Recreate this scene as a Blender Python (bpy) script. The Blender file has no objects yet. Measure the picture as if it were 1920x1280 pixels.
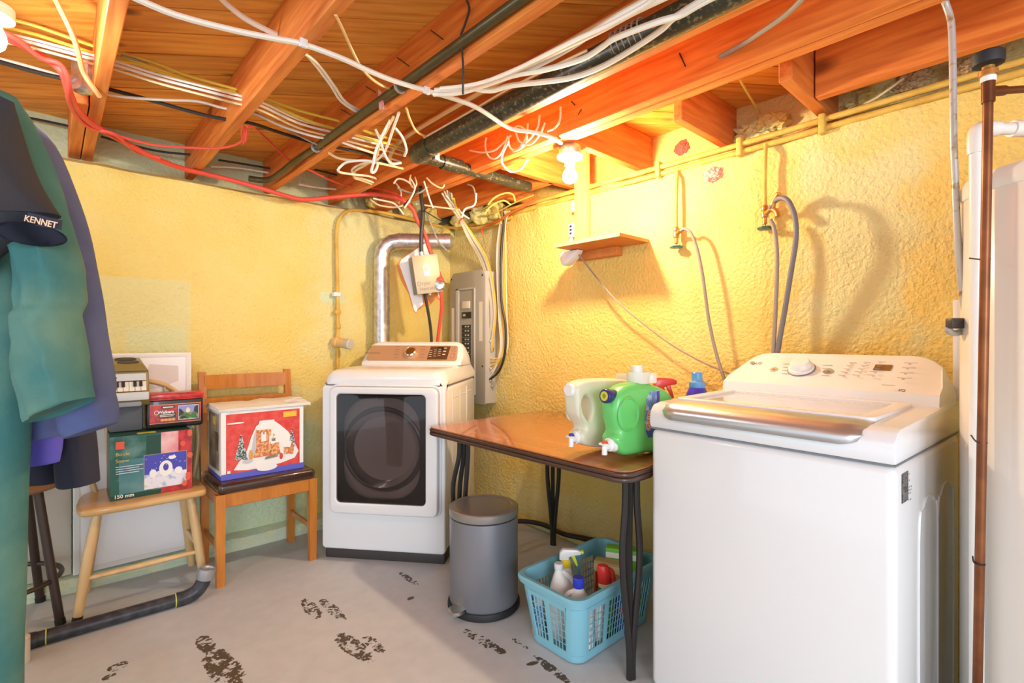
import bpy, bmesh, math, random
from mathutils import Vector, Matrix, noise
random.seed(7)
C = bpy.context.scene.collection
sc = bpy.context.scene
# ------------------------------------------------------------------ camera
YAW, EYE, FPX = math.radians(42.3), 1.19, 950.0
F = Vector((math.sin(YAW), math.cos(YAW), 0)); R = Vector((math.cos(YAW), -math.sin(YAW), 0))
cam_d = bpy.data.cameras.new('camera'); cam = bpy.data.objects.new('camera', cam_d); C.objects.link(cam)
cam_d.sensor_width = 36; cam_d.lens = FPX/1920*36; cam_d.shift_y = -6/1920; cam_d.clip_start = .02
cam.location = (0, 0, EYE); cam.rotation_euler = (math.pi/2, 0, -YAW); sc.camera = cam
# ------------------------------------------------------------------ light
w = bpy.data.worlds.new('daylight_fill'); sc.world = w; w.use_nodes = True  # even cool fill through the sides left unbuilt behind the camera
w.node_tree.nodes['Background'].inputs[0].default_value = (.82, .91, 1, 1)
w.node_tree.nodes['Background'].inputs[1].default_value = 1.8
def area(name, loc, aim, sx, sy, power, col):
    d = bpy.data.lights.new(name, 'AREA'); d.shape = 'RECTANGLE'; d.size = sx; d.size_y = sy; d.energy = power; d.color = col
    o = bpy.data.objects.new(name, d); C.objects.link(o); o.location = loc
    o.rotation_euler = (Vector(aim)-Vector(loc)).to_track_quat('-Z', 'Y').to_euler(); return o
area('assumed_daylight_fill', (-1.1, -2.7, 1.45), (.75, 2.5, .9), 1.7, 1.4, 95, (.86, .93, 1))  # added area fill behind the camera; an unseen window is assumed, none built
BULB_L = 1150
sc.view_settings.view_transform = 'Standard'; sc.view_settings.look = 'None'
sc.view_settings.exposure = 0; sc.view_settings.gamma = 1; sc.view_settings.use_curve_mapping = False
# ------------------------------------------------------------------ measuring: a pixel's ray met with a real plane
def W(px, py, s):
    d = F + R*((px-960)/FPX) + Vector((0, 0, (634-py)/FPX))
    k, v = s[0], float(s[1:])
    Z = v if k == 'd' else (v/d.x if k == 'x' else v/d.y if k == 'y' else (v-EYE)/d.z)
    p = d*Z; p.z += EYE; return p
def depth(p): return p.x*F.x + p.y*F.y
# ------------------------------------------------------------------ materials
def lin(c):
    return tuple(((v/255)/12.92 if v/255 <= .04045 else ((v/255+.055)/1.055)**2.4) for v in c) + (1,)
MATS = {}
def mat(name, rgb, rough=.5, metal=0, vary=None, bump=None, coat=0, emit=None, alpha=None, trans=0, rand=0, stretch=None, spec=.5, knots=None):
    m = bpy.data.materials.new(name); m.use_nodes = True; nt = m.node_tree; b = nt.nodes['Principled BSDF']; L = nt.links.new
    b.inputs['Base Color'].default_value = lin(rgb); b.inputs['Roughness'].default_value = rough; b.inputs['Metallic'].default_value = metal
    b.inputs['Coat Weight'].default_value = coat; b.inputs['Specular IOR Level'].default_value = spec
    if trans: b.inputs['Transmission Weight'].default_value = trans
    if alpha is not None: b.inputs['Alpha'].default_value = alpha
    if emit: b.inputs['Emission Color'].default_value = lin(rgb); b.inputs['Emission Strength'].default_value = emit
    tc = mp = None
    if vary or bump:
        tc = nt.nodes.new('ShaderNodeTexCoord'); mp = nt.nodes.new('ShaderNodeMapping'); L(tc.outputs['Object'], mp.inputs[0])
        if stretch: mp.inputs['Scale'].default_value = stretch
    if vary:
        sca, rgb2, lo, hi = vary
        n = nt.nodes.new('ShaderNodeTexNoise'); n.inputs['Scale'].default_value = sca; n.inputs['Detail'].default_value = 5; L(mp.outputs[0], n.inputs[0])
        if rand:
            oi = nt.nodes.new('ShaderNodeObjectInfo'); ad = nt.nodes.new('ShaderNodeVectorMath'); ad.operation = 'MULTIPLY_ADD'
            L(oi.outputs['Random'], ad.inputs[0]); ad.inputs[1].default_value = (37, 53, 71); L(mp.outputs[0], ad.inputs[2]); L(ad.outputs[0], n.inputs[0])
        r = nt.nodes.new('ShaderNodeValToRGB'); r.color_ramp.elements[0].position = lo; r.color_ramp.elements[1].position = hi
        r.color_ramp.elements[0].color = lin(rgb); r.color_ramp.elements[1].color = lin(rgb2); L(n.outputs[0], r.inputs[0])
        out = r.outputs[0]
        if knots:
            vo = nt.nodes.new('ShaderNodeTexVoronoi'); vo.inputs['Scale'].default_value = knots[0]; kp = nt.nodes.new('ShaderNodeMapping'); kp.inputs['Scale'].default_value = knots[1]; L(tc.outputs['Object'], kp.inputs[0])
            if rand: L(oi.outputs['Random'], kp.inputs['Location'])
            L(kp.outputs[0], vo.inputs['Vector']); kr = nt.nodes.new('ShaderNodeValToRGB'); kr.color_ramp.elements[0].position = .06; kr.color_ramp.elements[1].position = .17; kr.color_ramp.elements[0].color = (.32, .26, .2, 1); kr.color_ramp.elements[1].color = (1, 1, 1, 1)
            L(vo.outputs['Distance'], kr.inputs[0]); kx = nt.nodes.new('ShaderNodeMix'); kx.data_type = 'RGBA'; kx.blend_type = 'MULTIPLY'; kx.inputs[0].default_value = 1; L(out, kx.inputs[6]); L(kr.outputs[0], kx.inputs[7]); out = kx.outputs[2]
        if rand:
            hs = nt.nodes.new('ShaderNodeHueSaturation'); ma = nt.nodes.new('ShaderNodeMapRange')
            ma.inputs[3].default_value = 1-rand; ma.inputs[4].default_value = 1+rand
            L(oi.outputs['Random'], ma.inputs[0]); L(ma.outputs[0], hs.inputs['Value']); L(out, hs.inputs['Color']); out = hs.outputs[0]
        L(out, b.inputs['Base Color'])
    if bump:
        sca, st, di = bump
        n2 = nt.nodes.new('ShaderNodeTexNoise'); n2.inputs['Scale'].default_value = sca; n2.inputs['Detail'].default_value = 3; L(mp.outputs[0], n2.inputs[0])
        bp = nt.nodes.new('ShaderNodeBump'); bp.inputs['Strength'].default_value = st; bp.inputs['Distance'].default_value = di
        L(n2.outputs[0], bp.inputs['Height']); L(bp.outputs[0], b.inputs['Normal'])
    MATS[name] = m; return m

def math_node(nt, op, a, b=None, c=None, clamp=False):
    n = nt.nodes.new('ShaderNodeMath'); n.operation = op; n.use_clamp = clamp
    for i, v in enumerate((a, b, c)):
        if v is None: continue
        if hasattr(v, 'links'): nt.links.new(v, n.inputs[i])
        else: n.inputs[i].default_value = v
    return n.outputs[0]

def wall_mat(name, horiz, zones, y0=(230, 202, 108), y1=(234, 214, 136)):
    """spray-painted yellow, mixed towards pale mint inside zones; zones = (u0,u1,z0,z1,soft,amount)"""
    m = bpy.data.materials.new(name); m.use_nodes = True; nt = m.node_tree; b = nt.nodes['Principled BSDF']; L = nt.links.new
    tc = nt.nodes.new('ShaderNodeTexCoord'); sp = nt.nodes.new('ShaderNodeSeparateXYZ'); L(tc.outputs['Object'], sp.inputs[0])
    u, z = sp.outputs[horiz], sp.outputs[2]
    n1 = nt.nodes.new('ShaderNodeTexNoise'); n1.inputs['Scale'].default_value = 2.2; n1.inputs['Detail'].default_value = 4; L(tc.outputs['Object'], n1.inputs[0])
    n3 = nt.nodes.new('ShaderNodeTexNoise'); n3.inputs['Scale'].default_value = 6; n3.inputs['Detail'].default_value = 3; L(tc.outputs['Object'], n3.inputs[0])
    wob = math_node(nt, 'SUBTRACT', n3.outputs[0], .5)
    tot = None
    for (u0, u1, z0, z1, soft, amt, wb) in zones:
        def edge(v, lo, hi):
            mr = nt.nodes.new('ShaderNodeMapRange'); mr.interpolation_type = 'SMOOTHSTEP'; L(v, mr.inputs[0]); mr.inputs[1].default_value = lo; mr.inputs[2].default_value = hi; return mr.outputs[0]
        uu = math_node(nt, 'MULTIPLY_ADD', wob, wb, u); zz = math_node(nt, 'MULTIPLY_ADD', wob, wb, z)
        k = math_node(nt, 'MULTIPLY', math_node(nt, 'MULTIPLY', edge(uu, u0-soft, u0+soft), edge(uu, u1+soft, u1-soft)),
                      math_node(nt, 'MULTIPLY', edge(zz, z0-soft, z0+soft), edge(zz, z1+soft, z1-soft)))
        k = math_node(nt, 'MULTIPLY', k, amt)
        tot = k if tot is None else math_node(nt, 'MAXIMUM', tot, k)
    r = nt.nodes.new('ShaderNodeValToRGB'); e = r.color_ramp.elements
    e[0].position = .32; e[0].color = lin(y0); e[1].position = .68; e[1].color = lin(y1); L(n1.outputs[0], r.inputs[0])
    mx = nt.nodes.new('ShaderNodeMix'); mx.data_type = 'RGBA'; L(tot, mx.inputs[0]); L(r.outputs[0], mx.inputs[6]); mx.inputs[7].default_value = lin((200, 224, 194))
    L(mx.outputs[2], b.inputs['Base Color']); b.inputs['Roughness'].default_value = .62; b.inputs['Specular IOR Level'].default_value = .3
    v1 = nt.nodes.new('ShaderNodeTexNoise'); v1.inputs['Scale'].default_value = 62; v1.inputs['Detail'].default_value = 2; L(tc.outputs['Object'], v1.inputs[0])
    bp = nt.nodes.new('ShaderNodeBump'); bp.inputs['Strength'].default_value = .68; bp.inputs['Distance'].default_value = .014; L(v1.outputs[0], bp.inputs['Height'])
    L(bp.outputs[0], b.inputs['Normal']); MATS[name] = m; return m

def wood(name, a, b, rand=.1, rough=.55, scale=3, st=(1.2, 14, 14), coat=0, knots=None):
    return mat(name, a, rough, vary=(scale, b, .3, .72), rand=rand, stretch=st, bump=(scale*2, .15, .004), coat=coat, knots=knots)
# ------------------------------------------------------------------ mesh building
class B:
    def __init__(s, M=None): s.bm = bmesh.new(); s.M = M or Matrix(); s.mi = 0
    def add(s, t, M=None):
        for f in t.faces: f.material_index = s.mi
        me = bpy.data.meshes.new('t'); t.to_mesh(me); t.free(); me.transform(s.M @ (M or Matrix())); s.bm.from_mesh(me); bpy.data.meshes.remove(me); return s
    def addmesh(s, me, M=None):
        t = bmesh.new(); t.from_mesh(me); bpy.data.meshes.remove(me); return s.add(t, M)
    def box(s, x0, y0, z0, x1, y1, z1, bev=0, seg=2, M=None):
        t = bmesh.new(); bmesh.ops.create_cube(t, size=1)
        bmesh.ops.scale(t, vec=(abs(x1-x0), abs(y1-y0), abs(z1-z0)), verts=t.verts)
        if bev: bmesh.ops.bevel(t, geom=t.edges[:], offset=bev, segments=seg, affect='EDGES', profile=.5)
        bmesh.ops.translate(t, vec=((x0+x1)/2, (y0+y1)/2, (z0+z1)/2), verts=t.verts); return s.add(t, M)
    def rings(s, rs, cap=True, closed=True, M=None):
        t = bmesh.new(); V = [[t.verts.new(p) for p in r] for r in rs]; n = len(rs[0])
        for a, b in zip(V, V[1:]):
            for i in range(n if closed else n-1):
                j = (i+1) % n; t.faces.new((a[i], a[j], b[j], b[i]))
        if cap and closed:
            t.faces.new(V[0][::-1]); t.faces.new(V[-1])
        bmesh.ops.recalc_face_normals(t, faces=t.faces); return s.add(t, M)
    def lathe(s, prof, o=(0, 0, 0), seg=24, ax=None, M=None):
        o = Vector(o); q = Vector((0, 0, 1)).rotation_difference(Vector(ax)) if ax is not None else None
        rs = []
        for r, z in prof:
            ring = [Vector((max(r, 1e-4)*math.cos(2*math.pi*i/seg), max(r, 1e-4)*math.sin(2*math.pi*i/seg), z)) for i in range(seg)]
            rs.append([o + (q @ p if q else p) for p in ring])
        return s.rings(rs, M=M)
    def tube(s, pts, r, seg=8, smooth=4, M=None, flat=1):
        P = [Vector(p) for p in pts]; rr = r if isinstance(r, (list, tuple)) else [r]*len(P)
        if smooth and len(P) > 2:
            Q, q = [], []
            for i in range(len(P)-1):
                a, b, c, d = P[max(i-1, 0)], P[i], P[i+1], P[min(i+2, len(P)-1)]
                for k in range(smooth):
                    t = k/smooth
                    Q.append(.5*((2*b)+(c-a)*t+(2*a-5*b+4*c-d)*t*t+(3*b-a-3*c+d)*t**3)); q.append(rr[i]+(rr[i+1]-rr[i])*t)
            P, rr = Q+[P[-1]], q+[rr[-1]]
        rs = []; up = None
        for i, p in enumerate(P):
            d = (P[min(i+1, len(P)-1)]-P[max(i-1, 0)]).normalized()
            if up is None: up = Vector((0, 0, 1)) if abs(d.z) < .9 else Vector((1, 0, 0))
            side = d.cross(up)
            if side.length < 1e-5: side = d.orthogonal()
            side.normalize(); up = side.cross(d).normalized()
            rs.append([p+rr[i]*(math.cos(2*math.pi*k/seg)*side+flat*math.sin(2*math.pi*k/seg)*up) for k in range(seg)])
        return s.rings(rs, M=M)
    def prism(s, poly, fn, bev=0, M=None):
        """poly in 2-D; fn(u,v,side) -> point, side 0/1 are the two faces"""
        t = bmesh.new(); a = [t.verts.new(fn(u, v, 0)) for u, v in poly]; b = [t.verts.new(fn(u, v, 1)) for u, v in poly]; n = len(poly)
        for i in range(n): t.faces.new((a[i], a[(i+1) % n], b[(i+1) % n], b[i]))
        t.faces.new(a[::-1]); t.faces.new(b); bmesh.ops.recalc_face_normals(t, faces=t.faces)
        if bev: bmesh.ops.bevel(t, geom=t.edges[:], offset=bev, segments=2, affect='EDGES', profile=.5, clamp_overlap=True)
        return s.add(t, M)
    def shape(s, polys, th, bev, M):
        """2-D outline with holes, filled, thick and with rounded edges"""
        cu = bpy.data.curves.new('c', 'CURVE'); cu.dimensions = '2D'; cu.fill_mode = 'BOTH'; cu.extrude = max(th/2-bev, 1e-4); cu.bevel_depth = bev; cu.bevel_resolution = 3; cu.offset = -bev
        for poly0, cyc in polys:
            poly = list(poly0)
            sp = cu.splines.new('POLY')
            if cyc:
                n = len(poly); q = []
                for i in range(n):
                    a, b_, c_, d_ = (poly[(i+k) % n] for k in (-1, 0, 1, 2))
                    for j in range(4):
                        t_ = j/4; q.append(tuple(.5*(2*y+(z-x)*t_+(2*x-5*y+4*z-w_)*t_*t_+(3*y-x-3*z+w_)*t_**3) for x, y, z, w_ in zip(a, b_, c_, d_)))
                poly = q
            if sum(p[0]*q_[1]-q_[0]*p[1] for p, q_ in zip(poly, poly[1:]+poly[:1])) < 0: poly = poly[::-1]
            if polys.index((poly0, cyc)): poly = poly[::-1]
            sp.points.add(len(poly)-1)
            for bp_, p in zip(sp.points, poly): bp_.co = (p[0], p[1], 0, 1)
            sp.use_cyclic_u = True
        o = bpy.data.objects.new('c', cu); me = bpy.data.meshes.new_from_object(o); bpy.data.objects.remove(o); bpy.data.curves.remove(cu)
        return s.addmesh(me, M)
WM = {}
def frame(loc, yaw_deg=0, tilt=None):
    m = Matrix.Translation(loc) @ Matrix.Rotation(math.radians(yaw_deg), 4, 'Z')
    return m @ tilt if tilt else m
def basis(o, x, y):
    x = Vector(x).normalized(); z = x.cross(Vector(y)).normalized(); y = z.cross(x)
    m = Matrix((x, y, z)).transposed().to_4x4(); m.translation = Vector(o); return m
def obj(name, b, mats, parent=None, ang=38, smooth=True, keep=False):
    me = bpy.data.meshes.new(name); bmesh.ops.remove_doubles(b.bm, verts=b.bm.verts, dist=1e-6); b.bm.to_mesh(me); b.bm.free()
    for m in (mats if isinstance(mats, (list, tuple)) else [mats]): me.materials.append(MATS[m])
    o = bpy.data.objects.new(name, me); C.objects.link(o)
    if smooth:
        me.shade_smooth()
        try: me.set_sharp_from_angle(angle=math.radians(ang))
        except Exception: pass
    if parent is not None:
        me.transform(WM[parent.name].inverted()); o.parent = parent; WM[o.name] = WM[parent.name]
    else:
        if keep: WM[o.name] = Matrix(); return o
        vs = me.vertices; lo = [min(v.co[i] for v in vs) for i in range(3)]; hi = [max(v.co[i] for v in vs) for i in range(3)]
        c = Vector(((lo[0]+hi[0])/2, (lo[1]+hi[1])/2, lo[2])); me.transform(Matrix.Translation(-c)); o.location = c; WM[o.name] = Matrix.Translation(c)
    return o
def tag(o, label, cat, group=None):
    o['label'] = label; o['category'] = cat
    if group: o['group'] = group
    return o
def thing(name, label, cat, M, group=None):
    o = bpy.data.objects.new(name, None); C.objects.link(o); o.empty_display_size = .1
    if not isinstance(M, Matrix): M = Matrix.Translation(M)
    o.matrix_world = M; WM[o.name] = M.copy(); return tag(o, label, cat, group)
def struct(name, b, m, parent=None, smooth=True):
    o = obj(name, b, m, parent, smooth=smooth, keep=True)
    if parent is None: o['kind'] = 'structure'; 
    return o
def text(name, s, m, parent, M, size, ext=.0004, align='LEFT', bold=0):
    cu = bpy.data.curves.new('f', 'FONT'); cu.body = s; cu.size = size; cu.extrude = ext; cu.align_x = align; cu.offset = bold; cu.resolution_u = 3
    o = bpy.data.objects.new('f', cu); me = bpy.data.meshes.new_from_object(o); bpy.data.objects.remove(o); bpy.data.curves.remove(cu)
    b = B(); b.addmesh(me, M); return obj(name, b, m, parent, smooth=False)
def decal(name, parent, O, U, V, items, off=.0007):
    """flat print: coloured polygons laid on a face; U,V are the face's full edge vectors"""
    U, V = Vector(U), Vector(V); N = U.cross(V).normalized(); t = bmesh.new(); ms = []
    for k, (poly, m) in enumerate(items):
        if m not in ms: ms.append(m)
        f = t.faces.new([t.verts.new(Vector(O)+U*u+V*v+N*(off+off*.35*k)) for u, v in poly]); f.material_index = ms.index(m)
    me = bpy.data.meshes.new('t'); t.to_mesh(me); t.free(); b = B(); b.bm.from_mesh(me); bpy.data.meshes.remove(me)
    o = obj(name, b, ms, parent, smooth=False)
    if name == 'printed_markings': o['kind'] = 'stuff'
    return o
def rect(u0, v0, u1, v1): return [(u0, v0), (u1, v0), (u1, v1), (u0, v1)]
def circ(u, v, ru, rv, n=20, a0=0, a1=2*math.pi): return [(u+ru*math.cos(a0+(a1-a0)*i/n), v+rv*math.sin(a0+(a1-a0)*i/n)) for i in range(n)]
def rrect(x0, y0, x1, y1, r, n=5):
    P = []
    for cx, cy, a in ((x1-r, y1-r, 0), (x0+r, y1-r, 90), (x0+r, y0+r, 180), (x1-r, y0+r, 270)):
        P += [(cx+r*math.cos(math.radians(a+90*k/n)), cy+r*math.sin(math.radians(a+90*k/n))) for k in range(n+1)]
    return P
def path(pts):
    """(px,py,plane) list; entries without a plane take the depth between their neighbours"""
    Z = [depth(W(*p)) if len(p) > 2 and p[2] else None for p in pts]; kn = [i for i, z in enumerate(Z) if z is not None]; out = []
    for i, p in enumerate(pts):
        if Z[i] is None:
            a = max([k for k in kn if k < i], default=kn[0]); b = min([k for k in kn if k > i], default=kn[-1])
            z = Z[a] if a == b else Z[a]+(Z[b]-Z[a])*(i-a)/(b-a)
        else: z = Z[i]
        out.append(W(p[0], p[1], 'd%f' % z))
    return out
def cable(label, pts, r, m, group=None, name='cable', cat='cable', seg=6, flat=1, raw=False, parent=None):
    b = B(); b.tube(pts if raw else path(pts), r, seg, 4, flat=flat); o = obj(name, b, m, parent)
    return tag(o, label, cat, group) if parent is None else o
# ------------------------------------------------------------------ palette
W1, W2, JB, PB = 3.22, 2.28, 2.09, 2.285      # back wall y, right wall x, joist bottoms, plank undersides
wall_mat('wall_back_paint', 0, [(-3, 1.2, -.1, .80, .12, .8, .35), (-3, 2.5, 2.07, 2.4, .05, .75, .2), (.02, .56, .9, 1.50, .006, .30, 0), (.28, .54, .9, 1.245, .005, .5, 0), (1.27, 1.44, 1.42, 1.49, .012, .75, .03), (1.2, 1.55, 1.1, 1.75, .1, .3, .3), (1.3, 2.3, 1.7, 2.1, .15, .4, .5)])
wall_mat('wall_right_paint', 1, [(2.6, 3.4, -.1, 2.1, .15, .25, .6), (.35, .75, 1.2, 1.95, .1, .38, .5), (-3, 1.1, 2.075, 2.4, .03, .25, .1), (-3, .12, .2, 1.5, .1, .3, .4), (1.3, 2.5, -.1, .28, .1, .25, .3)], (228, 193, 100), (232, 206, 124))  # same paint as the back wall, its yellow deepened to offset the bulb's glare
mat('mint', (200, 220, 196), .7, vary=(14, (216, 222, 186), .4, .6), bump=(70, .5, .01))
mat('foam', (228, 204, 108), .7, vary=(7, (206, 214, 164), .4, .7), bump=(40, .5, .015))
mat('rawfoam', (214, 178, 130), .7, bump=(40, .8, .02))
mat('pinkfoam', (214, 128, 118), .8, bump=(60, .9, .02), vary=(40, (232, 178, 160), .4, .6))
mat('redfoam', (206, 84, 72), .8, bump=(60, .9, .02))
wood('plank_wood', (255, 184, 80), (220, 134, 42), .12, scale=3, knots=(4, (.8, 1.6, .01)))
wood('joist_wood', (238, 146, 64), (198, 96, 32), .06, scale=3.2, st=(14, 1.0, 14), knots=(2.4, (.01, .9, 1.8)))
wood('block_wood', (228, 140, 64), (188, 94, 34), .06, scale=3.0)
mat('gap', (52, 30, 14), .9)
wood('pine', (222, 178, 112), (206, 156, 88), .05, st=(12, 12, 1.2))
wood('shelf_wood', (214, 138, 66), (200, 118, 52), .03, scale=3)
wood('honey', (202, 130, 48), (178, 102, 30), .05, rough=.35, coat=.3, st=(10, 10, 1.5))
wood('blond', (222, 190, 138), (206, 168, 112), .05, rough=.35, coat=.3, st=(8, 8, 2))
wood('blond_seat', (214, 176, 118), (196, 150, 88), .03, rough=.3, coat=.4, st=(2, 10, 10))
wood('table_wood', (178, 108, 58), (150, 84, 42), .03, rough=.22, coat=.6, scale=2, st=(10, 1, 10))
mat('table_edge', (70, 44, 34), .3, coat=.4)
mat('black_iron', (48, 44, 42), .45, metal=.3)
mat('abs', (52, 52, 40), .32, vary=(70, (120, 108, 76), .56, .66))
mat('abs_floor', (44, 46, 54), .4, vary=(30, (74, 74, 78), .45, .7))
mat('gas_pipe', (74, 64, 34), .4, metal=.2, vary=(30, (84, 72, 40), .4, .7))
mat('white', (228, 228, 228), .35, coat=.3); mat('white_matte', (232, 231, 228), .7)
mat('enamel', (226, 228, 230), .25, coat=.5)
mat('enamel_seam', (120, 122, 128), .5)
mat('silver', (196, 196, 198), .32, metal=.85); mat('silver_d', (150, 150, 152), .4, metal=.7)
mat('chrome', (214, 210, 204), .15, metal=1)
mat('galv', (216, 214, 210), .36, metal=.85, vary=(26, (184, 184, 186), .4, .65))
mat('copper_panel', (206, 168, 130), .38, metal=.45); mat('amber', (150, 92, 30), .2, metal=.6)
mat('dark', (34, 31, 30), .4); mat('darkgrey', (62, 58, 56), .4); mat('blackrub', (30, 30, 32), .6)
mat('display_brown', (92, 62, 40), .25); mat('ink', (128, 126, 130), .6); mat('inkdark', (44, 42, 44), .6); mat('brass_disp', (132, 86, 24), .25)
mat('washer_glass', (196, 200, 208), .06, coat=.5)
mat('panel_grey', (164, 160, 146), .45); mat('panel_light', (188, 186, 178), .45); mat('paper', (226, 216, 192), .8); mat('breaker', (40, 36, 32), .4)
mat('boxgrey', (176, 164, 138), .45, metal=.2); mat('boxgrey_d', (132, 128, 122), .45, metal=.3)
mat('wire_white', (232, 224, 208), .5); mat('wire_cream', (226, 204, 160), .55); mat('wire_yellow', (224, 190, 62), .5); mat('wire_black', (42, 40, 36), .5)
mat('wire_red', (222, 78, 62), .5); mat('wire_orange', (206, 96, 40), .5); mat('wire_grey', (150, 146, 132), .5); mat('cord_beige', (222, 182, 120), .6); mat('wire_paint', (212, 190, 92), .6)
mat('pipe_paint', (222, 182, 84), .6, bump=(60, .4, .01), vary=(9, (206, 160, 66), .4, .6)); mat('brass', (204, 152, 84), .3, metal=.7); mat('copper', (140, 84, 48), .4, metal=.6, vary=(9, (102, 58, 32), .4, .65))
mat('valve_green', (58, 104, 96), .4); mat('hose_grey', (150, 136, 124), .45); mat('hose_dark', (116, 112, 116), .5); mat('conduit_grey', (186, 184, 180), .4, metal=.3, vary=(50, (150, 120, 70), .55, .7))
mat('pvc', (236, 232, 224), .35); mat('heater', (232, 226, 216), .3, coat=.3)
mat('can_steel', (142, 146, 156), .34, metal=.6, bump=(60, .06, .002), stretch=(.1, .1, 4)); mat('can_lid', (158, 154, 150), .35, metal=.6)
mat('basket', (128, 188, 206), .38)
mat('green_plastic', (104, 206, 112), .3, coat=.2); mat('milky', (222, 220, 196), .35); mat('tap_white', (240, 240, 238), .3); mat('cap_navy', (44, 48, 110), .35); mat('cap_yellow', (206, 206, 70), .4)
mat('tap_blue', (60, 70, 180), .3); mat('tap_red', (216, 80, 62), .3); mat('label_blue', (92, 134, 206), .4, vary=(50, (206, 222, 240), .45, .7)); mat('label_dk', (40, 80, 170), .4); mat('gain_orange', (226, 96, 34), .4)
mat('clear_cup', (240, 240, 234), .12, alpha=.6); mat('cream', (240, 226, 176), .4); mat('spray_red', (222, 56, 46), .3); mat('purple', (72, 62, 186), .25); mat('cap_blue', (92, 152, 210), .35); mat('blue_cap', (52, 66, 190), .35)
mat('yellow_plastic', (236, 206, 50), .35); mat('lime', (206, 212, 40), .35); mat('pink_label', (224, 150, 150), .5); mat('tan_box', (196, 172, 118), .7); mat('green_box', (110, 196, 50), .5); mat('green_dk', (62, 128, 46), .4); mat('green_lab', (58, 132, 60), .4)
mat('stool_brown', (66, 52, 46), .35, metal=.3); mat('cushion_tan', (196, 150, 108), .6, vary=(20, (160, 112, 74), .4, .6)); mat('stool_wood', (128, 92, 66), .45)
mat('leather', (62, 38, 30), .25, coat=.5, bump=(90, .15, .003))
mat('beige_board', (206, 198, 182), .75); mat('white_board', (246, 247, 250), .55); mat('print_pale', (222, 216, 214), .6)
mat('print_red', (212, 62, 56), .45, vary=(30, (222, 84, 74), .4, .6)); mat('print_white', (240, 238, 234), .5); mat('print_blue', (96, 100, 200), .5); mat('print_side', (176, 160, 136), .6, vary=(12, (120, 104, 92), .4, .6)); mat('print_tree', (70, 86, 84), .6, vary=(160, (206, 214, 212), .5, .56)); mat('print_brick', (206, 112, 66), .5, vary=(90, (232, 180, 130), .45, .6)); mat('print_yellow', (236, 190, 60), .5); mat('print_grey', (196, 198, 204), .5); mat('print_wheel', (222, 170, 70), .5)
mat('gbox_green', (30, 92, 78), .3, vary=(9, (120, 160, 158), .48, .75)); mat('gbox_dk', (14, 66, 48), .3); mat('gbox_teal', (70, 126, 132), .3, vary=(6, (150, 176, 180), .45, .8)); mat('gbox_red', (206, 52, 56), .35, vary=(22, (120, 24, 30), .42, .7)); mat('gbox_pink', (226, 132, 136), .35, vary=(14, (236, 206, 206), .4, .7)); mat('gbox_sky', (70, 70, 180), .4); mat('gbox_gold', (206, 190, 96), .4); mat('gbox_snow', (226, 226, 236), .4, vary=(40, (170, 184, 216), .52, .64)); mat('logo_red', (222, 92, 62), .4)
mat('tin_red', (206, 48, 42), .28, coat=.4, vary=(40, (160, 26, 26), .4, .65)); mat('tin_black', (40, 32, 32), .3, coat=.3); mat('tin_gold', (222, 178, 110), .35); mat('tin_sky', (150, 150, 214), .4); mat('tin_green', (84, 110, 60), .4, vary=(60, (170, 180, 130), .5, .62)); mat('tin_dkgreen', (44, 58, 48), .4)
mat('gold_plastic', (136, 122, 72), .35, coat=.2); mat('speaker', (74, 70, 58), .6, bump=(300, .5, .002)); mat('key_white', (240, 236, 224), .3); mat('lcd', (206, 216, 222), .3); mat('grey_plastic', (150, 156, 170), .4); mat('dark_case', (92, 98, 108), .45)
mat('navy_cloth', (50, 46, 45), .9, bump=(200, .4, .003), vary=(5, (40, 44, 56), .4, .65)); mat('black_cloth', (44, 46, 62), .9, bump=(300, .4, .002)); mat('coverall', (50, 106, 106), .85, vary=(5, (100, 134, 116), .42, .75), bump=(240, .35, .002)); mat('sweat', (84, 94, 134), .95, bump=(320, .5, .002), vary=(6, (72, 82, 126), .4, .65)); mat('purple_cloth', (96, 92, 210), .9, bump=(320, .4, .002)); mat('navy_band', (36, 40, 62), .8); mat('band_letter', (226, 190, 160), .7); mat('print_tan', (190, 146, 110), .8)
mat('cloth_white', (232, 228, 220), .85, bump=(40, .3, .004)); mat('ceramic', (238, 230, 214), .3)
mat('duct_tape', (176, 178, 184), .35, metal=.6); mat('lime_mark', (190, 196, 80), .6); mat('cardboard', (214, 134, 66), .8)
# glass door of the dryer: smoky pane
m = bpy.data.materials.new('smoke_glass'); m.use_nodes = True; nt = m.node_tree; nt.nodes.remove(nt.nodes['Principled BSDF'])
tr = nt.nodes.new('ShaderNodeBsdfTransparent'); tr.inputs[0].default_value = (.60, .53, .51, 1); gl = nt.nodes.new('ShaderNodeBsdfGlossy'); gl.inputs['Roughness'].default_value = .04; gl.inputs[0].default_value = (.9, .9, .9, 1)
fr = nt.nodes.new('ShaderNodeFresnel'); fr.inputs[0].default_value = 1.45; mx = nt.nodes.new('ShaderNodeMixShader')
nt.links.new(fr.outputs[0], mx.inputs[0]); nt.links.new(tr.outputs[0], mx.inputs[1]); nt.links.new(gl.outputs[0], mx.inputs[2]); nt.links.new(mx.outputs[0], nt.nodes['Material Output'].inputs[0]); MATS['smoke_glass'] = m
m = mat('bulb', (255, 222, 166), .3); bb = m.node_tree.nodes['Principled BSDF']; bb.inputs['Emission Color'].default_value = (1, .82, .55, 1); bb.inputs['Emission Strength'].default_value = BULB_L
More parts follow.
